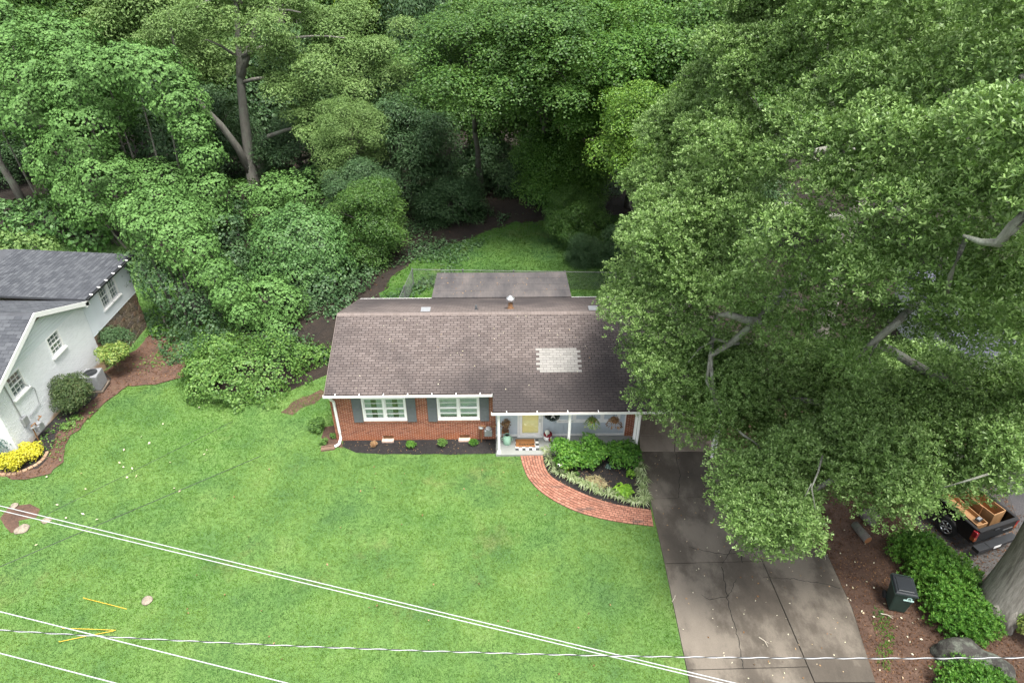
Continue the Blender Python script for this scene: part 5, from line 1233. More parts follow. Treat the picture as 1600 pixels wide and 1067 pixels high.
# ================================================================ trees
def bez(a, b, c, n=8): return [a*(1-t)**2+b*2*t*(1-t)+c*t*t for t in [i/n for i in range(n+1)]]
def trunk_mesh(base, top, r0, r1, targets, mat, seed, name='trunk', bow=0.25, taper=0.35, seg=9, tmat=None):
    """trunk from base to top (world), limbs to each target; vertices relative to base"""
    rng = random.Random(seed); mb = MB(); base, top = Vector(base), Vector(top); n = 9; P = []
    for i in range(n+1):
        t = i/n; p = base.lerp(top, t)+Vector((rng.uniform(-1, 1), rng.uniform(-1, 1), 0))*bow*t*(1-t)*2; P.append(p-base)
    P[0].z -= 0.3
    R = [r0*(1.45 if i == 0 else 1.15 if i == 1 else 1)*(1-i/n)+r1*(i/n) for i in range(n+1)]
    mb.tube(P, R, seg)
    for (T, f, r) in targets:
        T = Vector(T)-base; k = min(n-1, int(f*n)); s = P[k].lerp(P[k+1], f*n-k); L = (T-s).length
        c = s.lerp(T, 0.5)+Vector((rng.uniform(-.12, .12), rng.uniform(-.12, .12), rng.uniform(0.02, 0.2)))*L
        Q = bez(s, c, T, 8); 
        for i in range(1, 8): Q[i] = Q[i]+Vector((rng.uniform(-1, 1), rng.uniform(-1, 1), rng.uniform(-1, 1)))*L*0.018
        mb.tube(Q, [r*(1-i/8)+r*taper*0.5*(i/8) for i in range(9)], 6)
    return mb.mesh(name, mat, True)

def ell_clumps(n, seed, r=0.36, zs=1.15, low=-0.75):
    rng = np.random.default_rng(seed); out = []
    while len(out) < n:
        d = rng.normal(0, 1, 3); d /= np.linalg.norm(d)
        if d[2] < low: continue
        k = rng.uniform(0.45, 0.86); rad = r*rng.uniform(0.7, 1.2)
        out.append((d[0]*k, d[1]*k, d[2]*k*zs, rad))
    return out
CR = {
 'fine':  (crown_mesh('crown_fine', ell_clumps(46, 1, 0.34), 46000, 0.042, 0.020, M['pale'], 11, up=0.5, flat=0.62), M['pale']),
 'broad': (crown_mesh('crown_broad', ell_clumps(40, 2, 0.37), 52000, 0.038, 0.024, M['mid'], 12, up=0.4, flat=0.7), M['mid']),
 'broad2': (crown_mesh('crown_broad', ell_clumps(38, 5, 0.38, 1.3), 52000, 0.038, 0.026, M['bright'], 15, up=0.35, flat=0.75), M['bright']),
 'droop': (crown_mesh('crown_droop', ell_clumps(44, 3, 0.35), 36000, 0.062, 0.020, M['darkleaf'], 13, up=0.35, flat=0.8, droop=0.6), M['darkleaf']),
 'far':   (crown_mesh('crown_far', ell_clumps(34, 4, 0.40), 19000, 0.060, 0.038, M['mid'], 14, up=0.4, flat=0.75), M['mid']),
}
def forest_tree(px, py, Y, r, rv, typ, matl, label, rz=0.0, name='tree', cat='tree', group=None, trunk=True, lean=0.0):
    c = atY(px, py, Y); base = Vector((c.x, c.y+lean, gz(c.x, c.y))); t = thing(name, label, cat, base, 0, group)
    me, dm = CR[typ]; o = place('crown', me, t, (0, -lean, c.z-base.z), (0, 0, rz), (r, r, rv))
    if matl is not None and matl != dm: o.material_slots[0].link = 'OBJECT'; o.material_slots[0].material = matl
    if trunk:
        rng = random.Random(int(px*7+py)); tg_ = []
        for i in range(7):
            a = rng.uniform(0, 6.28); tg_.append((c+Vector((math.cos(a)*r*0.65, math.sin(a)*r*0.65, rng.uniform(-0.4, 0.5)*rv)), rng.uniform(0.4, 0.85), 0.035*r*rng.uniform(0.5, 1)))
        top = c+Vector((0, 0, rv*0.5)); rr_ = max(0.07, 0.055*r)
        place('trunk', trunk_mesh(base, top, rr_, rr_*0.3, tg_, M['bark'], int(px)), t)
    return t
FAR = 'tall trees at the back of the woods'
far_list = [(-60, 60, 82, 8, 9, None, 'mid'), (70, -20, 84, 8, 10, None, 'pale'), (190, -40, 80, 8, 10, None, 'mid'), (310, 0, 78, 7, 10, None, 'mid'), (440, -40, 82, 8, 10, None, 'pale'), (560, 10, 78, 7, 9, None, 'mid'),
            (625, -25, 72, 5.5, 7, None, 'lime'), (720, -10, 76, 6, 9, None, 'bright'), (840, -40, 82, 8, 10, None, 'mid'), (960, -30, 78, 8, 10, None, 'mid'), (1090, -60, 74, 8, 10, None, 'bright'), (1230, -40, 70, 8, 10, None, 'mid'), (1380, -40, 66, 8, 10, None, 'mid'), (1540, -40, 62, 8, 10, None, 'mid'), (1680, 20, 58, 8, 10, None, 'mid'),
            (110, 120, 74, 7, 8, None, 'mid'), (280, 110, 70, 6, 8, None, 'mid'), (440, 170, 72, 6, 7, None, 'darkleaf'), (700, 110, 74, 6, 8, None, 'mid'), (560, 120, 76, 6, 8, None, 'darkleaf')]
FAR_LABELS = ['mid green tall tree above the vine covered treetops at the far left', 'pale tall tree rising behind the far left vine treetops', 'mid green tall tree behind the vine arch near the top edge', 'mid green tall tree just left of the forked trunk top', 'pale tall tree directly behind the large pale crown', 'mid green tall tree behind the right edge of the large pale crown', 'yellow green treetop far behind the dark evergreens at top middle', 'bright green treetop right of the yellow green one', 'mid green tall tree behind the large bright broadleaf tree', 'mid green tall tree between bright broadleaf tree and oak at the top edge', 'bright green tall tree behind the upper left side of the oak', 'mid green tall tree behind the top of the oak crown', 'mid green tall tree behind the second oak crown', 'mid green tall tree behind the upper right oak leaves', 'mid green tall tree beyond the top right corner', 'mid green tree deep in the woods behind the left vine treetops', 'mid green tree deep in the woods behind the vine arch', 'dark green tree standing deep behind the forked trunk', 'mid green tree deep behind the blue green conifer like tree', 'dark green tree deep behind the small pale round tree']
for i, (px, py, Y, r, rv, _, mk) in enumerate(far_list):
    lab = FAR_LABELS[i]
    forest_tree(px, py, Y, r, rv, 'far', M[mk], lab, i*0.9, 'tall_tree', 'tree', FAR)
mid_list = [
 (235, 50, 62, 6.5, 6.5, 'fine', 'pale', 'hazy pale green tree rising behind the vine covered arch'),
 (545, 222, 47, 2.7, 2.9, 'fine', 'pale', 'small pale round tree beneath the large pale crown'),
 (668, 95, 60, 4.2, 6.5, 'droop', 'darkleaf', 'tall blue green conifer like tree right of the large pale crown'),
 (640, 235, 50, 4.0, 3.8, 'droop', 'darkleaf', 'dark glossy spreading tree left of the backyard clearing'),
 (705, 320, 48, 3.0, 2.2, 'droop', 'darkleaf', 'low dark drooping tree at the left edge of the backyard grass'),
 (575, 355, 41, 2.7, 3.1, 'broad', 'mid', 'round mid green bushy tree behind the vine dome'),
 (560, 300, 44, 2.6, 2.0, 'droop', 'darkleaf', 'grey green shrubby tree between vine dome and dark spreading tree'),
 (765, 140, 57, 5.2, 6.5, 'broad', 'mid', 'leafy tree above the middle of the backyard clearing'),
 (775, 275, 54, 3.4, 3.4, 'droop', 'darkleaf', 'dark understory tree at the back of the clearing'),
 (905, 110, 52, 6.6, 7.0, 'broad2', 'bright', 'large bright green broadleaf tree at top centre'),
 (1010, 60, 50, 6.0, 7.5, 'broad', 'mid', 'dense mid green tree between bright tree and oak'),
 (885, 268, 48, 4.0, 3.6, 'broad2', 'bright', 'low bright green bough hanging over the back lawn'),
 (900, 345, 43.5, 2.3, 2.2, 'broad', 'mid', 'dark green hanging foliage above the back lawn'),
 (912, 400, 40.5, 1.3, 1.6, 'broad', 'darkleaf', 'small dark shrub tree at the right end of the back lawn'),
 (968, 388, 40.0, 1.6, 1.8, 'broad', 'darkleaf', 'dark shrub tree half behind the oak leaves by the fence'),
 (1010, 225, 36, 2.9, 2.9, 'broad2', 'spring', 'bright yellow green young tree touching the left side of the oak'),
 (1085, 160, 42, 5.0, 5.0, 'broad', 'mid', 'green tree directly behind the upper oak crown'),
 (1230, 120, 44, 6.0, 6.0, 'broad', 'mid', 'green tree hidden behind the middle of the oak crown'),
 (1400, 120, 42, 6.0, 6.0, 'broad', 'mid', 'green tree hidden behind the right part of the oak crown'),
 (1560, 150, 40, 6.0, 6.0, 'broad', 'mid', 'green tree hidden behind the far right of the oak crown'),
 (1120, 330, 38, 3.5, 4.0, 'droop', 'darkleaf', 'dark tree standing behind the carport and oak'),
 (470, 245, 55, 4.2, 3.0, 'droop', 'darkleaf', 'dark shadowed undergrowth tree beside the forked trunk'),
 (320, 210, 58, 4.5, 4.5, 'broad', 'darkleaf', 'dark tree inside the hollow behind the leaning limb'),
 (90, 60, 60, 5.5, 5.5, 'broad', 'mid', 'green tree behind the upper left vines'),
]
for i, (px, py, Y, r, rv, ty, mk, lab) in enumerate(mid_list): forest_tree(px, py, Y, r, rv, ty, M[mk], lab, i*1.3)

forest_tree(735, 105, 44, 4.6, 3.4, 'broad', M['mid'], 'tall tree added to shade the left of the backyard clearing', 0.7, lean=9)  # three leaning crowns added to keep light off the backyard
forest_tree(860, 95, 43, 4.8, 3.6, 'broad', M['mid'], 'tall tree added to shade the middle of the backyard clearing', 2.1, lean=9)
forest_tree(965, 120, 43, 4.4, 3.6, 'broad2', M['bright'], 'bright tree added to shade the right of the backyard clearing', 3.3, lean=9)
# the large pale tree with the forked grey trunk
YT = 54.0
def at(px, py, Y=YT): return atY(px, py, Y)
bs = G(402, 330); bs = Vector((at(400, 300).x, YT, 0.0))
ft = thing('forked_tree', 'large pale green tree with forked grey trunk and leaning limb', 'tree', bs)
mb = MB()
def tube_w(pts, rad): mb.tube([Vector(p)-bs for p in pts], rad, 10)
tube_w([bs-Vector((0, 0, 0.3)), at(396, 285), at(388, 235), at(381, 180), at(375, 120), at(372, 60), at(368, -10), at(366, -70)], [0.75, 0.50, 0.40, 0.35, 0.29, 0.21, 0.15, 0.09])
tube_w([at(394, 275), at(372, 232, 53.4), at(345, 196, 52.6), at(318, 168, 52), at(288, 128, 51.5), at(270, 60, 51.5), at(262, 20, 51.5)], [0.33, 0.29, 0.25, 0.21, 0.15, 0.1, 0.05])
tube_w([at(376, 120), at(388, 78, 54.3), at(402, 40, 54.6), at(432, 5, 55)], [0.34, 0.26, 0.2, 0.1])
tube_w([at(400, 235), at(420, 213, 53), at(445, 204, 52), at(475, 196, 51)], [0.20, 0.16, 0.13, 0.07])
tube_w([at(404, 262), at(430, 232, 55), at(452, 215, 56)], [0.26, 0.2, 0.12])
tube_w([at(372, 90), at(345, 72, 53), at(322, 62, 52)], [0.12, 0.08, 0.04])
for k, (tx, ty_) in enumerate([(500, 140), (540, 60), (470, 20), (300, 20)]):
    a = at(378+random.uniform(-3, 3), 130-42*k); tube_w(bez(a, a.lerp(at(tx, ty_, 52), 0.5)+Vector((0, 0, 1.2)), at(tx, ty_, 52), 6), [0.15-0.018*i for i in range(7)])
mb.build('trunk', M['bark_grey'], ft, True)
cl = []
rng = np.random.default_rng(21)
for (px, py, Y, rp) in [(440, 110, 52, 55), (480, 70, 52, 60), (530, 60, 53, 60), (580, 80, 52, 55), (610, 115, 52, 45), (560, 130, 51, 60), (500, 135, 51, 60), (450, 155, 51, 45), (520, 175, 50.5, 45), (575, 180, 51, 45), (600, 60, 54, 50), (540, 20, 54, 60), (470, 20, 54, 55), (420, 60, 52.5, 40), (480, 195, 50.5, 30), (620, 160, 52, 35),
                     (300, 20, 54, 60), (240, 30, 53, 50), (340, -10, 55, 50), (260, 70, 52, 35), (410, -20, 55, 50), (350, 50, 52.5, 24), (402, 118, 51.5, 20), (362, 20, 52, 26), (385, 75, 51.5, 22), (352, 95, 52.5, 18)]:
    c = atY(px, py, Y); rr_ = rp*depth(c)/FPX
    for k in range(3):
        o = rng.normal(0, 0.45, 3)*rr_; cl.append((c.x-bs.x+o[0], c.y-bs.y+o[1], c.z-bs.z+o[2]*0.7, rr_*rng.uniform(0.45, 0.75)))
place('crown', crown_mesh('crown', cl, 80000, 0.20, 0.09, M['pale'], 22, up=0.5, flat=0.65), ft)

forest_tree(-5, 235, 58, 4.0, 3.0, 'broad', M['darkleaf'], 'dark tree beyond the thin leaning trunk at the left edge', 0.4)
# thin leaning trunk at the far left edge
lt = G(38, 318); t = thing('leaning_tree', 'thin leaning grey trunk standing on dark ground at the left edge', 'tree', lt)
tp = atY(-10, 200, lt.y+1); mb = MB(); mb.tube([Vector((0, 0, -0.3)), Vector((-0.4, 0.2, 1.6)), Vector((-0.9, 0.4, 3.2)), tp-lt], [0.34, 0.27, 0.24, 0.16], 9); mb.build('trunk', M['bark'], t, True)
place('crown', crown_mesh('crown', [(tp.x-lt.x+a, tp.y-lt.y+b, tp.z-lt.z+c, 1.3) for a, b, c in ((0, 0, 1), (1, 0, 1.6), (-1.4, 0.5, 1.8), (0.3, -0.8, 2.4))], 3500, 0.24, 0.14, M['mid'], 31), t)

# ================================================================ vine covered trees and mounds
def vine(name, label, lumps, per_m2, L, mat, seed, trunk=None, cat='vine', bump_=0.34):
    W3 = []
    for (px, py, Y, rp) in lumps:
        c = atY(px, py, Y); W3.append((c.x, c.y, c.z, rp*depth(c)/FPX))
    cx, cy_ = sum(w[0] for w in W3)/len(W3), sum(w[1] for w in W3)/len(W3); z0 = gz(cx, cy_)
    t = thing(name, label, cat, (cx, cy_, z0))
    me = vine_mesh('foliage', W3, per_m2, L, mat, seed, bump_=bump_); o = place('foliage', me, t, (-cx, -cy_, -z0))
    rng_ = random.Random(seed)
    for (x, y, z, r) in W3:
        mb = MB()
        a = Vector((cx+(x-cx)*0.7-cx, cy_+(y-cy_)*0.7-cy_, -0.2)); b = Vector((x-cx, y-cy_, z-z0)); m_ = a.lerp(b, 0.5)+Vector((rng_.uniform(-.3, .3), rng_.uniform(-.3, .3), 0))
        mb.tube(bez(a, m_, b, 6), [0.09, 0.085, 0.08, 0.07, 0.06, 0.05, 0.03], 6); mb.build('stem', M['bark'], t, True)
    return t
vine('vine_covered_tree', 'tall arch of trees smothered in broad vine leaves at upper left', [
    (118, 145, 46, 52), (165, 120, 46, 50), (210, 112, 46, 52), (250, 128, 45.5, 48), (280, 162, 45, 40), (300, 203, 44.5, 34), (314, 248, 44, 31), (326, 295, 43.5, 32), (322, 338, 43, 40), (300, 305, 44, 30),
    (140, 190, 45.5, 52), (128, 235, 45, 55), (95, 255, 45, 46), (120, 290, 44.5, 52), (165, 285, 44, 48), (150, 325, 43.5, 42), (195, 275, 44.5, 34), (235, 280, 45, 30), (270, 285, 45, 30), (170, 165, 46.5, 40), (285, 132, 47, 26)], 110, 0.175, M['kudzu'], 1, bump_=0.22)
vine('vine_covered_tree', 'vine covered treetops at the far upper left corner', [(20, 110, 48, 52), (60, 135, 47, 52), (100, 110, 48, 46), (10, 165, 46.5, 52), (55, 180, 46, 48), (-30, 140, 48, 55), (15, 60, 52, 50), (70, 75, 52, 45), (110, 65, 53, 40)], 85, 0.19, M['kudzu'], 2)
vine('vine_covered_tree', 'shadowed vine covered trunk inside the green arch', [(230, 200, 50, 52), (265, 240, 49.5, 48), (205, 235, 50, 40), (240, 150, 52, 45)], 40, 0.24, M['darkleaf'], 3)  # shade of the hollow comes from a darker leaf colour
vine('vine_tower', 'tall vine smothered tree beside the white house roof', [
    (212, 338, 35, 36), (248, 328, 34.8, 40), (286, 342, 34.5, 38), (236, 362, 34, 42), (274, 372, 33.8, 42), (310, 392, 33.4, 36), (282, 405, 33.2, 26), (334, 426, 33, 33), (358, 460, 32.6, 32), (382, 492, 32.2, 28)], 140, 0.150, M['kudzu'], 4, bump_=0.15)
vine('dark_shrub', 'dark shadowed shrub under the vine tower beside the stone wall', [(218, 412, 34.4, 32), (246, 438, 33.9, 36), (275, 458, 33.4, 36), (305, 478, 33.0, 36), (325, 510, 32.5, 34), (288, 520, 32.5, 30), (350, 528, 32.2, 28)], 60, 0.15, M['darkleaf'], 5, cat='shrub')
vine('vine_mound', 'vine mound in front of the dome and left of the brick house', [(420, 462, 33.6, 36), (448, 478, 33.4, 32), (412, 498, 32.9, 28), (438, 510, 32.6, 30), (415, 538, 32.1, 22)], 140, 0.150, M['kudzu'], 6, bump_=0.18)
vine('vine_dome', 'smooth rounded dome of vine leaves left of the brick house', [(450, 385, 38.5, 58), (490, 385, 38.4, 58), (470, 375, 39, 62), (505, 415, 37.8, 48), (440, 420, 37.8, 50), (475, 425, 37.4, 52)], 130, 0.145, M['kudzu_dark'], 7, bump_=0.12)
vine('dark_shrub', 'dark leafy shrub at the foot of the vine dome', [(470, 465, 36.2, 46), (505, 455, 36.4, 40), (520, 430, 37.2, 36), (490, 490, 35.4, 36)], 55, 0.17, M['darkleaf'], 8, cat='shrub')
vine('vine_bank', 'bank of vines below the forked tree trunk', [(400, 325, 47.5, 42), (440, 312, 48, 42), (480, 310, 48, 38), (510, 325, 47, 30), (425, 345, 45, 36)], 85, 0.18, M['kudzu'], 9)
vine('dark_shrub', 'dark leaves added as shade in the gap between the vine arch, bank and dome', [(362, 330, 46, 30), (358, 372, 42, 34), (372, 412, 39.5, 32), (350, 345, 44, 28), (388, 448, 37.4, 28)], 50, 0.2, M['darkleaf'], 23, cat='shrub')  # dark foliage added to stand for the shaded gap between the mounds
vine('side_hedge', 'wide leafy hedge between the white house lawn and brick house', [(318, 582, 28.0, 38), (345, 566, 28.6, 42), (322, 615, 26.6, 38), (352, 612, 26.4, 46), (387, 588, 27.2, 48), (392, 566, 28.6, 42), (427, 584, 27.6, 42), (437, 562, 28.8, 38), (467, 566, 29, 34), (495, 556, 29.6, 24), (378, 632, 25.9, 32), (407, 614, 26.4, 34)], 150, 0.12, M['hedge'], 10, cat='hedge')
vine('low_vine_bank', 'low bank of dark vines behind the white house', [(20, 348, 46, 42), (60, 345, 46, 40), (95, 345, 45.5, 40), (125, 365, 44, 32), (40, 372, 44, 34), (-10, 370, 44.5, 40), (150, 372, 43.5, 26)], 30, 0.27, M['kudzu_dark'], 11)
vine('grassy_shrub', 'pale weedy shrub at the back of the white house lawn', [(20, 388, 42, 26), (50, 385, 42, 22), (75, 388, 42, 18)], 45, 0.2, M['pale'], 12, cat='shrub')
vine('weed_patch', 'light green weeds growing at the foot of the vine tower', [(250, 520, 33, 16), (275, 545, 31.8, 20), (300, 560, 30.6, 20), (255, 485, 34, 16)], 60, 0.14, M['bright'], 13, cat='weeds')

vine('dark_shrub', 'dark shrubs crowding the left side of the brick house', [(505, 520, 33.4, 26), (528, 498, 34.2, 24), (492, 540, 32.0, 22), (540, 474, 35.4, 20), (470, 535, 32.4, 22), (556, 446, 37.2, 22), (572, 430, 38.6, 20), (546, 462, 36.4, 22)], 85, 0.15, M['darkleaf'], 21, cat='shrub')
vine('weed_patch', 'low weeds between the hedge and the brick house corner', [(500, 590, 29.4, 14), (512, 572, 30.2, 14), (480, 600, 28.6, 12)], 80, 0.12, M['mid'], 22, cat='weeds')
def cover(name, label, poly, n, L, mat, seed, thr=0.0, h=0.25):
    rng = np.random.default_rng(seed); X = [p[0] for p in poly]; Y = [p[1] for p in poly]
    xs, ys = rng.uniform(min(X), max(X), n*3), rng.uniform(min(Y), max(Y), n*3); k = in_poly(xs, ys, poly) & ~in_poly(xs, ys, HOUSEP)
    f = np.sin(xs*0.9+1.3*np.sin(ys*0.6))+np.sin(ys*1.1+1.7*np.sin(xs*0.5))+rng.normal(0, 0.35, len(xs)); k &= f > thr
    xs, ys = xs[k][:n], ys[k][:n]; P = np.column_stack([xs, ys, [gz(a, b) for a, b in zip(xs, ys)]+rng.uniform(0.02, h, len(xs))])
    V, F = leaf_arrays(P, np.tile([0, 0, 1.0], (len(P), 1)), L, L*0.6, rng, jit=0.4); return tag(place(name, np_mesh(name, V, F, mat)), label, None, None, 'stuff')
cover('ground_cover', 'dark ivy and seedlings on the soil of the woods', [(-18, 29), (-7.9, 29), (-7.5, 34), (-4, 38), (0, 48), (8, 50), (12, 62), (-30, 62), (-26, 40)], 40000, 0.20, M['darkleaf'], 31, 0.1)
cover('ground_cover', 'weeds spreading over the red soil by the white house', CLAY, 1400, 0.12, M['hedge'], 32, 0.9, 0.16)

# ================================================================ the great oak
IDWU = [(950, 450, 26), (1000, 250, 27.5), (1050, 150, 27.5), (1160, 20, 24), (1300, 20, 19.5), (1450, 30, 16.5), (1600, 30, 14), (1700, 30, 12.5), (1590, 250, 11.5), (1700, 250, 11), (1450, 250, 13.5), (1300, 250, 17), (1150, 250, 22), (1100, 350, 23), (1250, 400, 17), (1400, 400, 14.5), (1550, 400, 13), (1700, 450, 13), (970, 610, 25.8), (1050, 600, 25), (1100, 500, 23.5), (1200, 500, 20.5), (1350, 510, 18.5), (1500, 520, 17), (1090, 680, 24.5)]
IDWL = [(1200, 800, 19.5), (1110, 770, 20.5), (1250, 850, 18.8), (1250, 700, 21.5), (1350, 700, 20), (1450, 780, 18.5), (1560, 720, 18), (1700, 640, 18), (1400, 600, 21.5), (1550, 590, 20), (1150, 700, 22.5)]
def idw(tab, x, y):
    s = w = 0.0
    for a, b, d in tab: k = 1/((a-x)**2+(b-y)**2+400)**1.5; s += k*d; w += k
    return s/w
UP = [(1160, -90), (1115, 60), (1062, 130), (1012, 190), (1002, 260), (985, 320), (975, 370), (942, 440), (938, 472), (965, 500), (988, 560), (952, 605), (962, 642), (1040, 672), (1085, 695), (1128, 690), (1145, 650), (1135, 600), (1185, 565), (1250, 560), (1300, 575), (1380, 565), (1430, 545), (1480, 565), (1560, 560), (1740, 600), (1740, -90)]
LO = [(1128, 700), (1098, 760), (1080, 785), (1130, 803), (1130, 835), (1180, 865), (1215, 878), (1275, 855), (1292, 822), (1280, 772), (1300, 765), (1340, 787), (1380, 814), (1415, 812), (1450, 796), (1490, 780), (1540, 772), (1585, 764), (1620, 742), (1740, 700), (1740, 560), (1480, 560), (1400, 570), (1340, 600), (1290, 640), (1235, 672), (1210, 700)]
IN = [(1100, 560), (1200, 530), (1340, 540), (1480, 540), (1480, 640), (1400, 720), (1290, 720), (1240, 690), (1140, 690), (1070, 660)]
GAPS = [(1112, 575, 34, 62), (1150, 498, 40, 16), (1565, 365, 42, 30), (1500, 180, 50, 26), (1385, 535, 40, 24), (1270, 740, 16, 40)]
def fill(poly, tab, n_try, rad, seed, k_sp, edge=0.55, back=0.6, dz=2.2):
    rng = random.Random(seed); out = []; px_ = []
    X = [p[0] for p in poly]; Y = [p[1] for p in poly]
    for _ in range(n_try):
        x, y = rng.uniform(min(X), max(X)), rng.uniform(min(Y), max(Y)); d = idw(tab, x, y) if not isinstance(tab, (int, float)) else tab
        r = rad*rng.uniform(0.75, 1.25); rp = r*FPX/d*edge
        tx = np.array([x, x-rp, x+rp, x, x]); ty = np.array([y, y, y, y-rp*0.8, y+rp*0.8])
        if not in_poly(tx, ty, poly).all(): continue
        sp = r*FPX/d*k_sp; gap = any(((x-a)/c)**2+((y-b)/e)**2 < 1 for a, b, c, e in GAPS)
        if any((a-x)**2+(b-y)**2 < sp*sp for a, b in px_): continue
        px_.append((x, y)); p = atD(x, y, d+rng.uniform(-0.6, 0.9)+(3.5 if gap else 0)); out.append((p.x, p.y, p.z, r))
        if rng.random() < back: p = atD(x+rng.uniform(-20, 20), y+rng.uniform(-20, 20), d+dz*rng.uniform(0.8, 1.5)); out.append((p.x, p.y, p.z, r*1.05))
    return out
up = fill(UP, IDWU, 5000, 1.15, 1, 0.80, 0.55, 0.7); lo = fill(LO, IDWL, 3000, 0.85, 2, 0.6, 0.6, 0.55, 1.6); inn = fill(IN, 24.0, 1500, 0.95, 3, 0.62, 0.4, 0.5, 1.5)
OB = G(1551, 955)
rngo = random.Random(9); rest_c = []
for _ in range(70):                                    # the side of the crown that faces away
    a = rngo.uniform(-1.9, 1.6); rr_ = rngo.uniform(5, 11); rest_c.append((OB.x+2+math.cos(a)*rr_, OB.y+1+math.sin(a)*rr_, rngo.uniform(8, 17)-rr_*0.25, 1.3, 0.4))
rest_c = [c for c in rest_c if proj([c[:3]])[0][0] > 1720 or c[2] > 18]
allc = [(c, 'a') for c in up+lo+inn+rest_c]
second = Vector((15.5, 29.0, 0))
c1 = [c for c, _ in allc if not (c[1] > 23.5 and c[2] > 9 and c[0] > 3)]; c2 = [c for c, _ in allc if c[1] > 23.5 and c[2] > 9 and c[0] > 3]
def big_oak(label, base, height, r0, clumps, n, seed, nl):
    t = thing('oak_tree', label, 'tree', base); C = np.array([c[:4] for c in clumps])
    # main limbs: simple k-means over the clumps
    rg = np.random.default_rng(seed); K = C[rg.choice(len(C), nl, replace=False), :3].copy()
    for _ in range(8):
        a = np.argmin(((C[:, None, :3]-K[None])**2).sum(2), 1)
        for j in range(nl):
            if (a == j).any(): K[j] = C[a == j, :3].mean(0)
    mb = MB(); n_ = 10; P = [Vector((0.25*math.sin(i*0.8)*i/n_, 0.2*math.cos(i*0.7)*i/n_, height*i/n_)) for i in range(n_+1)]; P[0].z = -0.3
    R = [r0*(1.30, 1.08, 1.0, 0.97, 0.94, 0.9, 0.86, 0.8, 0.72, 0.62, 0.5)[i] for i in range(n_+1)]
    mb.tube(P, R, 22)
    rr_ = random.Random(seed)
    if r0 > 0.5:                                       # root flare
        for k in range(7): a = k*0.9+0.3; mb.tube([Vector((math.cos(a)*r0*0.55, math.sin(a)*r0*0.55, 1.3)), Vector((math.cos(a)*r0*0.98, math.sin(a)*r0*0.98, 0.4)), Vector((math.cos(a)*r0*1.32, math.sin(a)*r0*1.32, -0.15))], [0.16, 0.22, 0.12], 8)
    mb.build('trunk', M['oak_bark'], t, True)
    lb = MB(); B = Vector(base)
    for j in range(nl):
        T = Vector(K[j])-B; z = min(height, max(height*0.78, T.z-1.5-0.25*math.hypot(T.x, T.y))); s = Vector((0, 0, z)); L = (T-s).length
        Q = bez(s, s.lerp(T, 0.45)+Vector((0, 0, 0.10*L)), T, 10)
        for i in range(1, 10): Q[i] = Q[i]+Vector((rr_.uniform(-1, 1), rr_.uniform(-1, 1), rr_.uniform(-1, 1)))*L*0.02
        lb.tube(Q, [r0*0.36*(1-i/10)+0.055*(i/10) for i in range(11)], 8)
        for c in C[a == j]:
            T2 = Vector(c[:3])-B; f = rr_.uniform(0.45, 0.95)*10; k = min(9, int(f)); s2 = Q[k].lerp(Q[k+1], f-k); L2 = (T2-s2).length
            q = bez(s2, s2.lerp(T2, 0.5)+Vector((rr_.uniform(-.15, .15), rr_.uniform(-.15, .15), rr_.uniform(-.05, .2)))*L2, T2, 6)
            for i in range(1, 6): q[i] = q[i]+Vector((rr_.uniform(-1, 1), rr_.uniform(-1, 1), rr_.uniform(-1, 1)))*L2*0.03
            lb.tube(q, [0.055-0.0065*i for i in range(7)], 5, False)
            for _ in range(5):
                d = Vector(sphere_dirs(1, rg)[0]); e = T2+d*c[3]*0.95; e.z = T2.z+d.z*c[3]*0.55; w0 = q[rr_.randint(3, 6)]
                lb.tube([w0, w0.lerp(e, 0.5)+Vector((rr_.uniform(-.1, .1), rr_.uniform(-.1, .1), 0.05)), e], [0.02, 0.013, 0.006], 4, False)
    lb.build('limbs', M['limb'], t, True)
    cc = [(c[0]-base[0], c[1]-base[1], c[2]-base[2])+tuple(c[3:]) for c in clumps]
    place('crown', crown_mesh('crown', cc, n, 0.112, 0.050, M['oak'], seed, 'wedge', 5, up=0.6, flat=0.6), t); return t, B
oak, OBv = big_oak('huge oak with thick grey trunk spreading over driveway and roof', OB, 8.5, 0.62, c1, 150000, 5, 11)
big_oak('second oak behind the carport whose crown joins the huge oak', second, 10, 0.5, c2, 50000, 6, 5)
# bare lichen grey limbs that show in the gaps
def limb(pts, rad, ext=True):
    x0, y0, d0 = pts[0]; x1, y1, d1 = pts[1]; 
    if ext: pts = [(x0+(x0-x1)*1.4, y0+(y0-y1)*1.4-6, d0+3.2)]+list(pts); rad = [rad[0]*1.25]+list(rad)
    W3 = [atD(x, y, d)-OBv for x, y, d in pts]; lm = MB(); lm.tube(W3, rad, 7, True); lm.build('bare_limb', M['limb'], oak, True)
limb([(1215, 470, 21.5), (1178, 505, 22.6), (1142, 536, 23.4), (1110, 556, 23.6), (1112, 590, 23.6), (1118, 640, 23.6)], [0.13, 0.12, 0.11, 0.09, 0.07, 0.03])
limb([(1110, 556, 23.6), (1104, 596, 23.6), (1122, 632, 23.6), (1128, 655, 23.6)], [0.06, 0.05, 0.04, 0.02])
limb([(1142, 536, 23.4), (1118, 530, 23.8), (1092, 545, 24.2), (1075, 566, 24.2)], [0.06, 0.05, 0.035, 0.02])
limb([(1168, 500, 21.2), (1140, 492, 21.8), (1122, 492, 22)], [0.13, 0.12, 0.05])
limb([(1610, 325, 11.2), (1585, 352, 11.6), (1560, 380, 11.9), (1532, 378, 12.1), (1505, 368, 12.3)], [0.10, 0.10, 0.09, 0.06, 0.03])
limb([(1590, 125, 13.2), (1548, 140, 13.8), (1530, 168, 14.0), (1500, 184, 14.2), (1463, 187, 14.5), (1440, 180, 14.7)], [0.07, 0.065, 0.06, 0.055, 0.045, 0.02])
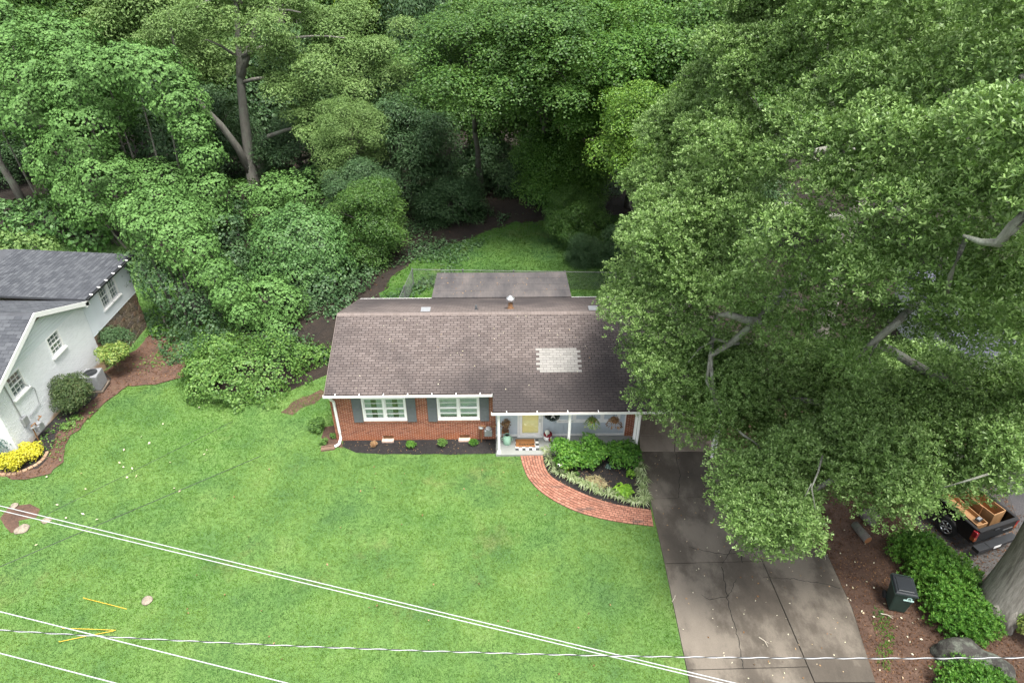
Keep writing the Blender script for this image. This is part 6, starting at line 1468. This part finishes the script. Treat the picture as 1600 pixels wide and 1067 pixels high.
limb([(1400, 505, 17), (1378, 524, 17.3), (1350, 546, 17.6), (1338, 562, 17.8)], [0.10, 0.09, 0.05, 0.02])
limb([(1378, 524, 17.3), (1365, 545, 17.5), (1358, 560, 17.6), (1362, 575, 17.7)], [0.03, 0.03, 0.02, 0.012])
limb([(1500, 395, 13.2), (1485, 430, 13.6), (1480, 460, 14)], [0.05, 0.05, 0.03])
limb([(1285, 712, 20), (1278, 738, 19.2), (1268, 762, 18.6), (1274, 795, 18.5)], [0.03, 0.026, 0.02, 0.01], False)
limb([(1268, 755, 18.6), (1258, 775, 18.5)], [0.018, 0.008], False)
limb([(1480, 760, 17.8), (1520, 748, 17.4), (1545, 740, 17.3)], [0.018, 0.03, 0.03])
limb([(1162, 680, 22.6), (1178, 690, 22.6), (1192, 704, 22.5)], [0.04, 0.03, 0.02])
limb([(1140, 700, 23), (1150, 704, 23), (1170, 708, 23)], [0.025, 0.03, 0.02])

# ================================================================ shrubs and garden plants
def shrub(name, label, base, lumps, n, L, Wd, mat, seed, cat='shrub', group=None, style='leaf', stems=6, up=0.4, flat=0.9, k=5):
    """lumps relative to base: (x,y,z,r)"""
    t = thing(name, label, cat, base, 0, group)
    place('foliage', crown_mesh('foliage', lumps, n, L, Wd, mat, seed, style, k, up=up, flat=flat), t)
    mb = MB(); rg = random.Random(seed)
    for i in range(stems):
        l = lumps[i % len(lumps)]; e = Vector((l[0]+rg.uniform(-.4, .4)*l[3], l[1]+rg.uniform(-.4, .4)*l[3], l[2]+0.3*l[3])); mb.tube([Vector((rg.uniform(-.06, .06), rg.uniform(-.06, .06), -0.05)), e*0.5+Vector((0, 0, 0.02)), e], [0.018, 0.014, 0.006], 5)
    mb.build('stems', M['twig'], t); return t
def ball(r, seed, n=6, z=None):
    rg = random.Random(seed); z = r*0.85 if z is None else z
    return [(0, 0, z, r*0.72)]+[(math.cos(a)*r*0.55, math.sin(a)*r*0.55, z+rg.uniform(-.3, .35)*r, r*rg.uniform(0.34, 0.62)) for a in [i*6.28/n+rg.uniform(-.3, .3) for i in range(n)]]
# garden bed
GB = 'broad leaved shrubs in front of the porch'
shrub('garden_shrub', 'leafy green shrub with one white flower beside the brick path', G(888, 727), ball(0.76, 1, 9), 2600, 0.15, 0.08, M['azalea'], 41, group=GB)
shrub('garden_shrub', 'middle leafy green shrub hiding the foot of the second post', G(925, 724), ball(0.72, 2, 9), 2300, 0.15, 0.08, M['azalea'], 42, group=GB)
shrub('garden_shrub', 'leafy green shrub at the right end near the driveway', G(972, 724), ball(0.70, 3, 9), 2300, 0.15, 0.08, M['azalea'], 43, group=GB)
fw = thing('white_flower', 'single white flower on the shrub beside the brick path', 'flower', G(876, 726, 0.62)); mb = MB()
for k in range(6):
    a = k*1.047; mb.quad((0, 0, 0), (math.cos(a-.4)*.09, math.sin(a-.4)*.09, .03), (math.cos(a)*.14, math.sin(a)*.14, .02), (math.cos(a+.4)*.09, math.sin(a+.4)*.09, .03))
mb.build('petals', M['white'], fw); mb = MB(); mb.lathe([(0.03, 0.0), (0.02, 0.03)], 8, (0, 0, 0.02)); mb.build('flower_centre', M['yellow'], fw)
shrub('hosta', 'round lime green clump of leaves on the dark mulch', G(974, 772), [(0, 0, 0.16, 0.36), (0.12, 0.05, 0.22, 0.24), (-0.12, -0.05, 0.2, 0.24)], 330, 0.20, 0.11, M['hosta'], 44, 'plant', up=0.6, flat=0.6)
shrub('small_plant', 'small lime plant beside the pale border at the driveway', G(985, 744), [(0, 0, 0.12, 0.2)], 90, 0.15, 0.08, M['hosta'], 45, 'plant', stems=3)
shrub('dying_lily', 'flopped straw coloured dying plant in the middle of the mulch', G(932, 755), [(0, 0, 0.08, 0.36), (0.25, -0.12, 0.06, 0.24), (-0.28, 0.1, 0.06, 0.24)], 260, 0.30, 0.035, M['strawleaf'], 46, 'plant', up=0.7, flat=0.35)
shrub('low_weed', 'low green and rust coloured weed near the path edge', G(898, 741), [(0, 0, 0.05, 0.2), (-0.2, 0, 0.04, 0.15)], 130, 0.10, 0.05, M['bright'], 47, 'plant', stems=3, flat=0.5)
shrub('pale_sprig', 'yellowish sprig at the foot of the flowering shrub', G(885, 735), [(0, 0, 0.14, 0.13)], 50, 0.11, 0.06, M['gold'], 48, 'plant', stems=3)
shrub('blue_plant', 'small blue green rosette in the mulch between shrubs', G(950, 731), [(0, 0, 0.08, 0.14)], 60, 0.10, 0.05, plain('blue_green_leaf', (0.12, 0.20, 0.17), 0.6), 49, 'plant', stems=3)
def blade_mesh(n, seed, L=0.36):
    rng = np.random.default_rng(seed); V = []; F = []
    for i in range(n):
        a = rng.uniform(0, 6.28); l = L*rng.uniform(0.7, 1.2); o = rng.uniform(0.35, 1.0); d = np.array([math.cos(a), math.sin(a), 0]); p = np.array([-d[1], d[0], 0])*0.012
        b = d*0.03; m1 = b+d*l*o*0.45+np.array([0, 0, l*0.62]); e = b+d*l*o+np.array([0, 0, l*(0.75-0.5*o)]); k = len(V)
        V += [b-p, b+p, m1+p*1.3, m1-p*1.3, e]; F += [(k, k+1, k+2, k+3)]; F += [(k+3, k+2, k+4, k+4)]
    F3 = [tuple(dict.fromkeys(f)) for f in F]; me = bpy.data.meshes.new('blades'); me.from_pydata([tuple(v) for v in V], [], F3); me.materials.append(M['varieg']); me.update(); return me
BL = [blade_mesh(46, s) for s in (1, 2, 3)]
bpts = [(856, 712), (860, 722), (864, 731), (869, 738), (878, 743), (890, 749), (901, 754), (912, 759), (924, 765), (936, 770), (950, 774), (962, 778), (976, 783), (990, 786), (1003, 788), (1007, 778), (1003, 766), (1004, 754), (998, 744), (999, 734), (994, 726), (852, 705)]
for i, (x, y) in enumerate(bpts):
    right = i >= 15 and i < 21
    t = thing('border_grass', 'pale striped border tuft along the driveway side of the bed' if right else 'pale striped border tuft along the brick path', 'plant', G(x, y, 0.02), i*1.1, 'pale striped tufts edging the garden bed')
    place('blades', BL[i % 3], t, scale=(1.1+0.2*(i % 2),)*3 if right else (0.9+0.15*(i % 3),)*3)
# front mulch bed
for (x, y, r, lab, mk) in ((643, 699, 0.24, 'small green shrub nearest the left vent under the window', 'azalea'), (692, 697, 0.26, 'small paler shrub in the middle of the front mulch', 'hedge'), (740, 695, 0.22, 'small green shrub at the right end of the front mulch', 'azalea'), (585, 697, 0.17, 'small dead brown shrub in the front mulch', 'dryleaf')):
    shrub('small_shrub', lab, G(x, y), ball(r, int(x), 5), 420, 0.075, 0.04, M[mk], int(x), group='little shrubs in the front mulch' if mk != 'dryleaf' else None)
shrub('corner_shrub', 'dark green shrub at the left corner of the brick house', G(498, 672), ball(0.42, 8), 1200, 0.10, 0.05, M['mid'], 51)
shrub('corner_weed', 'small weedy plant below the corner shrub', G(507, 694), ball(0.22, 9), 260, 0.09, 0.04, M['hedge'], 52, 'plant')
shrub('corner_weed', 'tiny plant between corner shrub and downspout', G(521, 685), ball(0.18, 10), 180, 0.08, 0.04, M['hedge'], 53, 'plant')
# white house shrubs
shrub('round_shrub', 'large round bronze green shrub against the white wall', (NX+0.95, 25.1, 0), ball(1.0, 11, 9, 1.05), 11000, 0.085, 0.05, M['bronze'], 54)
shrub('pale_shrub', 'light yellow green shrub beside the air conditioner', (NX+1.15, 28.35, 0), ball(0.85, 12, 7, 0.95), 2200, 0.17, 0.07, M['yellowing'], 55)
shrub('dark_round_shrub', 'dark shrub between pale shrub and stone wall', (NX+0.75, 29.75, -0.1), ball(0.95, 13, 7, 1.2), 3500, 0.09, 0.05, M['darkleaf'], 56)
shrub('golden_shrub', 'farther golden yellow shrub by the white house corner', G(52, 716), ball(0.50, 14, 8, 0.45), 2400, 0.10, 0.05, M['gold'], 57, group='golden shrubs in the edged bed')
shrub('golden_shrub', 'nearer golden yellow shrub by the tan block edging', G(24, 733), ball(0.54, 15, 8, 0.45), 2400, 0.10, 0.05, M['gold'], 58, group='golden shrubs in the edged bed')
shrub('juniper', 'blue green upright juniper at the left edge', G(10, 712), [(0, 0, 0.6, 0.5), (-0.3, 0.2, 0.9, 0.5), (0.3, 0.25, 0.9, 0.3), (-0.5, 0, 0.6, 0.6), (0.35, 0.25, 1.25, 0.16)], 2600, 0.13, 0.03, plain('juniper_leaf', (0.045, 0.10, 0.085), 0.6, var=0.4), 59)
shrub('ground_weed', 'patch of low green weeds on the mulch by the white wall', (NX+1.0, 23.9, 0), [(0, 0, 0.1, 0.35), (0.1, 0.5, 0.1, 0.3)], 260, 0.11, 0.06, M['hedge'], 60, 'plant', flat=0.5)
# right hand azaleas
def azalea(label, lumps, n, seed):
    b = G(*lumps[0][:2]); L = []
    for (px, py, r) in lumps: q = G(px, py+int(r*8)); L.append((q.x-b.x, q.y-b.y, r*0.62, r))
    return shrub('azalea', label, b, L, n//3, 0.105, 0.045, M['azalea'], seed, style='rosette', up=0.6, flat=0.85, k=6, group='bright green shrubs in the leaf litter')
azalea('bright green shrub between the gravel and the wheeled bin', [(1432, 872, 0.85), (1412, 860, 0.6), (1455, 884, 0.75), (1440, 898, 0.75), (1402, 866, 0.45)], 6500, 61)
azalea('bright green shrub right of the wheeled bin', [(1472, 920, 0.95), (1450, 912, 0.7), (1500, 928, 0.7), (1490, 905, 0.7), (1465, 945, 0.8)], 6000, 62)
azalea('bright green shrub at the foot of the oak trunk', [(1500, 965, 0.8), (1475, 972, 0.7), (1525, 975, 0.6), (1505, 990, 0.6), (1535, 985, 0.45)], 5200, 63)
azalea('bright green shrub in front of the lichen boulder', [(1512, 1075, 0.75), (1485, 1070, 0.6), (1545, 1075, 0.55), (1520, 1100, 0.8)], 4200, 64)
q = G(1612, 1000); shrub('edge_shrub', 'yellow green shrub cut by the right picture edge', (q.x, q.y, 0), ball(0.6, 16, 7, 0.6), 1500, 0.15, 0.06, M['yellowing'], 65)
# porch plants
t = ht('dried_plant', 'brown dried plant on a stand behind the mint can', 'plant', -0.30, -0.16, PZ)
mb = MB(); mb.box(-0.16, 0.16, -0.12, 0.12, 0.44, 0.47); [mb.box(x-0.015, x+0.015, y-0.015, y+0.015, 0, 0.44) for x in (-.14, .14) for y in (-.1, .1)]; mb.build('stand', M['wood_dark'], t)
mb = MB(); mb.lathe([(0.09, 0), (0.13, 0.2), (0.14, 0.21), (0.11, 0.21)], 14, (0, 0, 0.47)); mb.build('pot', plain('brown_pot', (0.16, 0.09, 0.06), 0.7), t, True)
place('foliage', crown_mesh('foliage', [(0, 0, 0.82, 0.22), (0.08, 0, 1.0, 0.16)], 220, 0.11, 0.04, M['dryleaf'], 66), t)
for (x, lab, mk, s) in ((3.42, 'hanging basket with yellow and brown drooping fern in front of the wide pane', 'yellowing', 67), (4.36, 'hanging basket with brown dead fern near the brick pier', 'dryleaf', 68)):
    t = ht('hanging_basket', lab, 'hanging plant', x, -0.85, 1.62, 0, 'hanging ferns under the porch eave')
    mb = MB(); mb.lathe([(0.05, 0), (0.13, 0.06), (0.16, 0.16), (0.14, 0.16)], 14); mb.build('basket', M['wood_dark'], t, True)
    mb = MB(); [mb.tube([(0.14*math.cos(a), 0.14*math.sin(a), 0.16), (0, 0, 0.60)], 0.005, 4) for a in (0, 2.1, 4.2)]; mb.tube([(0, 0, 0.60), (0, 0, 0.72)], 0.005, 4); mb.build('hanger', M['black'], t)
    rng = np.random.default_rng(s); n = 240; a = rng.uniform(0, 6.28, n); k = rng.uniform(0.1, 1.0, n); R_ = 0.34*k
    P = np.column_stack([R_*np.cos(a), R_*np.sin(a), 0.26-0.38*k*k+rng.normal(0, 0.03, n)]); T = np.column_stack([np.cos(a), np.sin(a), -1.6*k])
    V, F = leaf_arrays(P, np.column_stack([np.cos(a)*0.6, np.sin(a)*0.6, np.ones(n)]), 0.17, 0.035, rng, T=T); place('fronds', np_mesh('fronds', V, F, M[mk]), t)
t = ht('wreath', 'dark wreath with a white letter hanging beside the door', 'wreath', 1.80, 0.015, 1.34)
rng = np.random.default_rng(70); n = 520; a = rng.uniform(0, 6.28, n); b = rng.uniform(0, 6.28, n); R_ = 0.24+0.055*np.cos(b)
P = np.column_stack([R_*np.cos(a), -0.05+0.05*np.sin(b), R_*np.sin(a)]); V, F = leaf_arrays(P, np.column_stack([np.cos(a)*np.cos(b), np.sin(b)-0.6, np.sin(a)*np.cos(b)]), 0.085, 0.04, rng); place('leaves', np_mesh('leaves', V, F, leafm('wreath_leaf', [(0.006, 0.014, 0.012), (0.014, 0.030, 0.024), (0.03, 0.05, 0.04)], 0.05)), t)
mb = MB(); mb.lathe([(0.19, -0.012), (0.19, 0.0)], 20); Rm = Matrix.Rotation(math.pi/2, 4, 'X'); mb.v = [tuple(Rm @ Vector(v)) for v in mb.v]; mb.build('backing', M['black'], t)
text('letter', 'A', 0.30, t, (0, -0.10, -0.0), (math.pi/2, 0, 0), M['white'], 0.006)
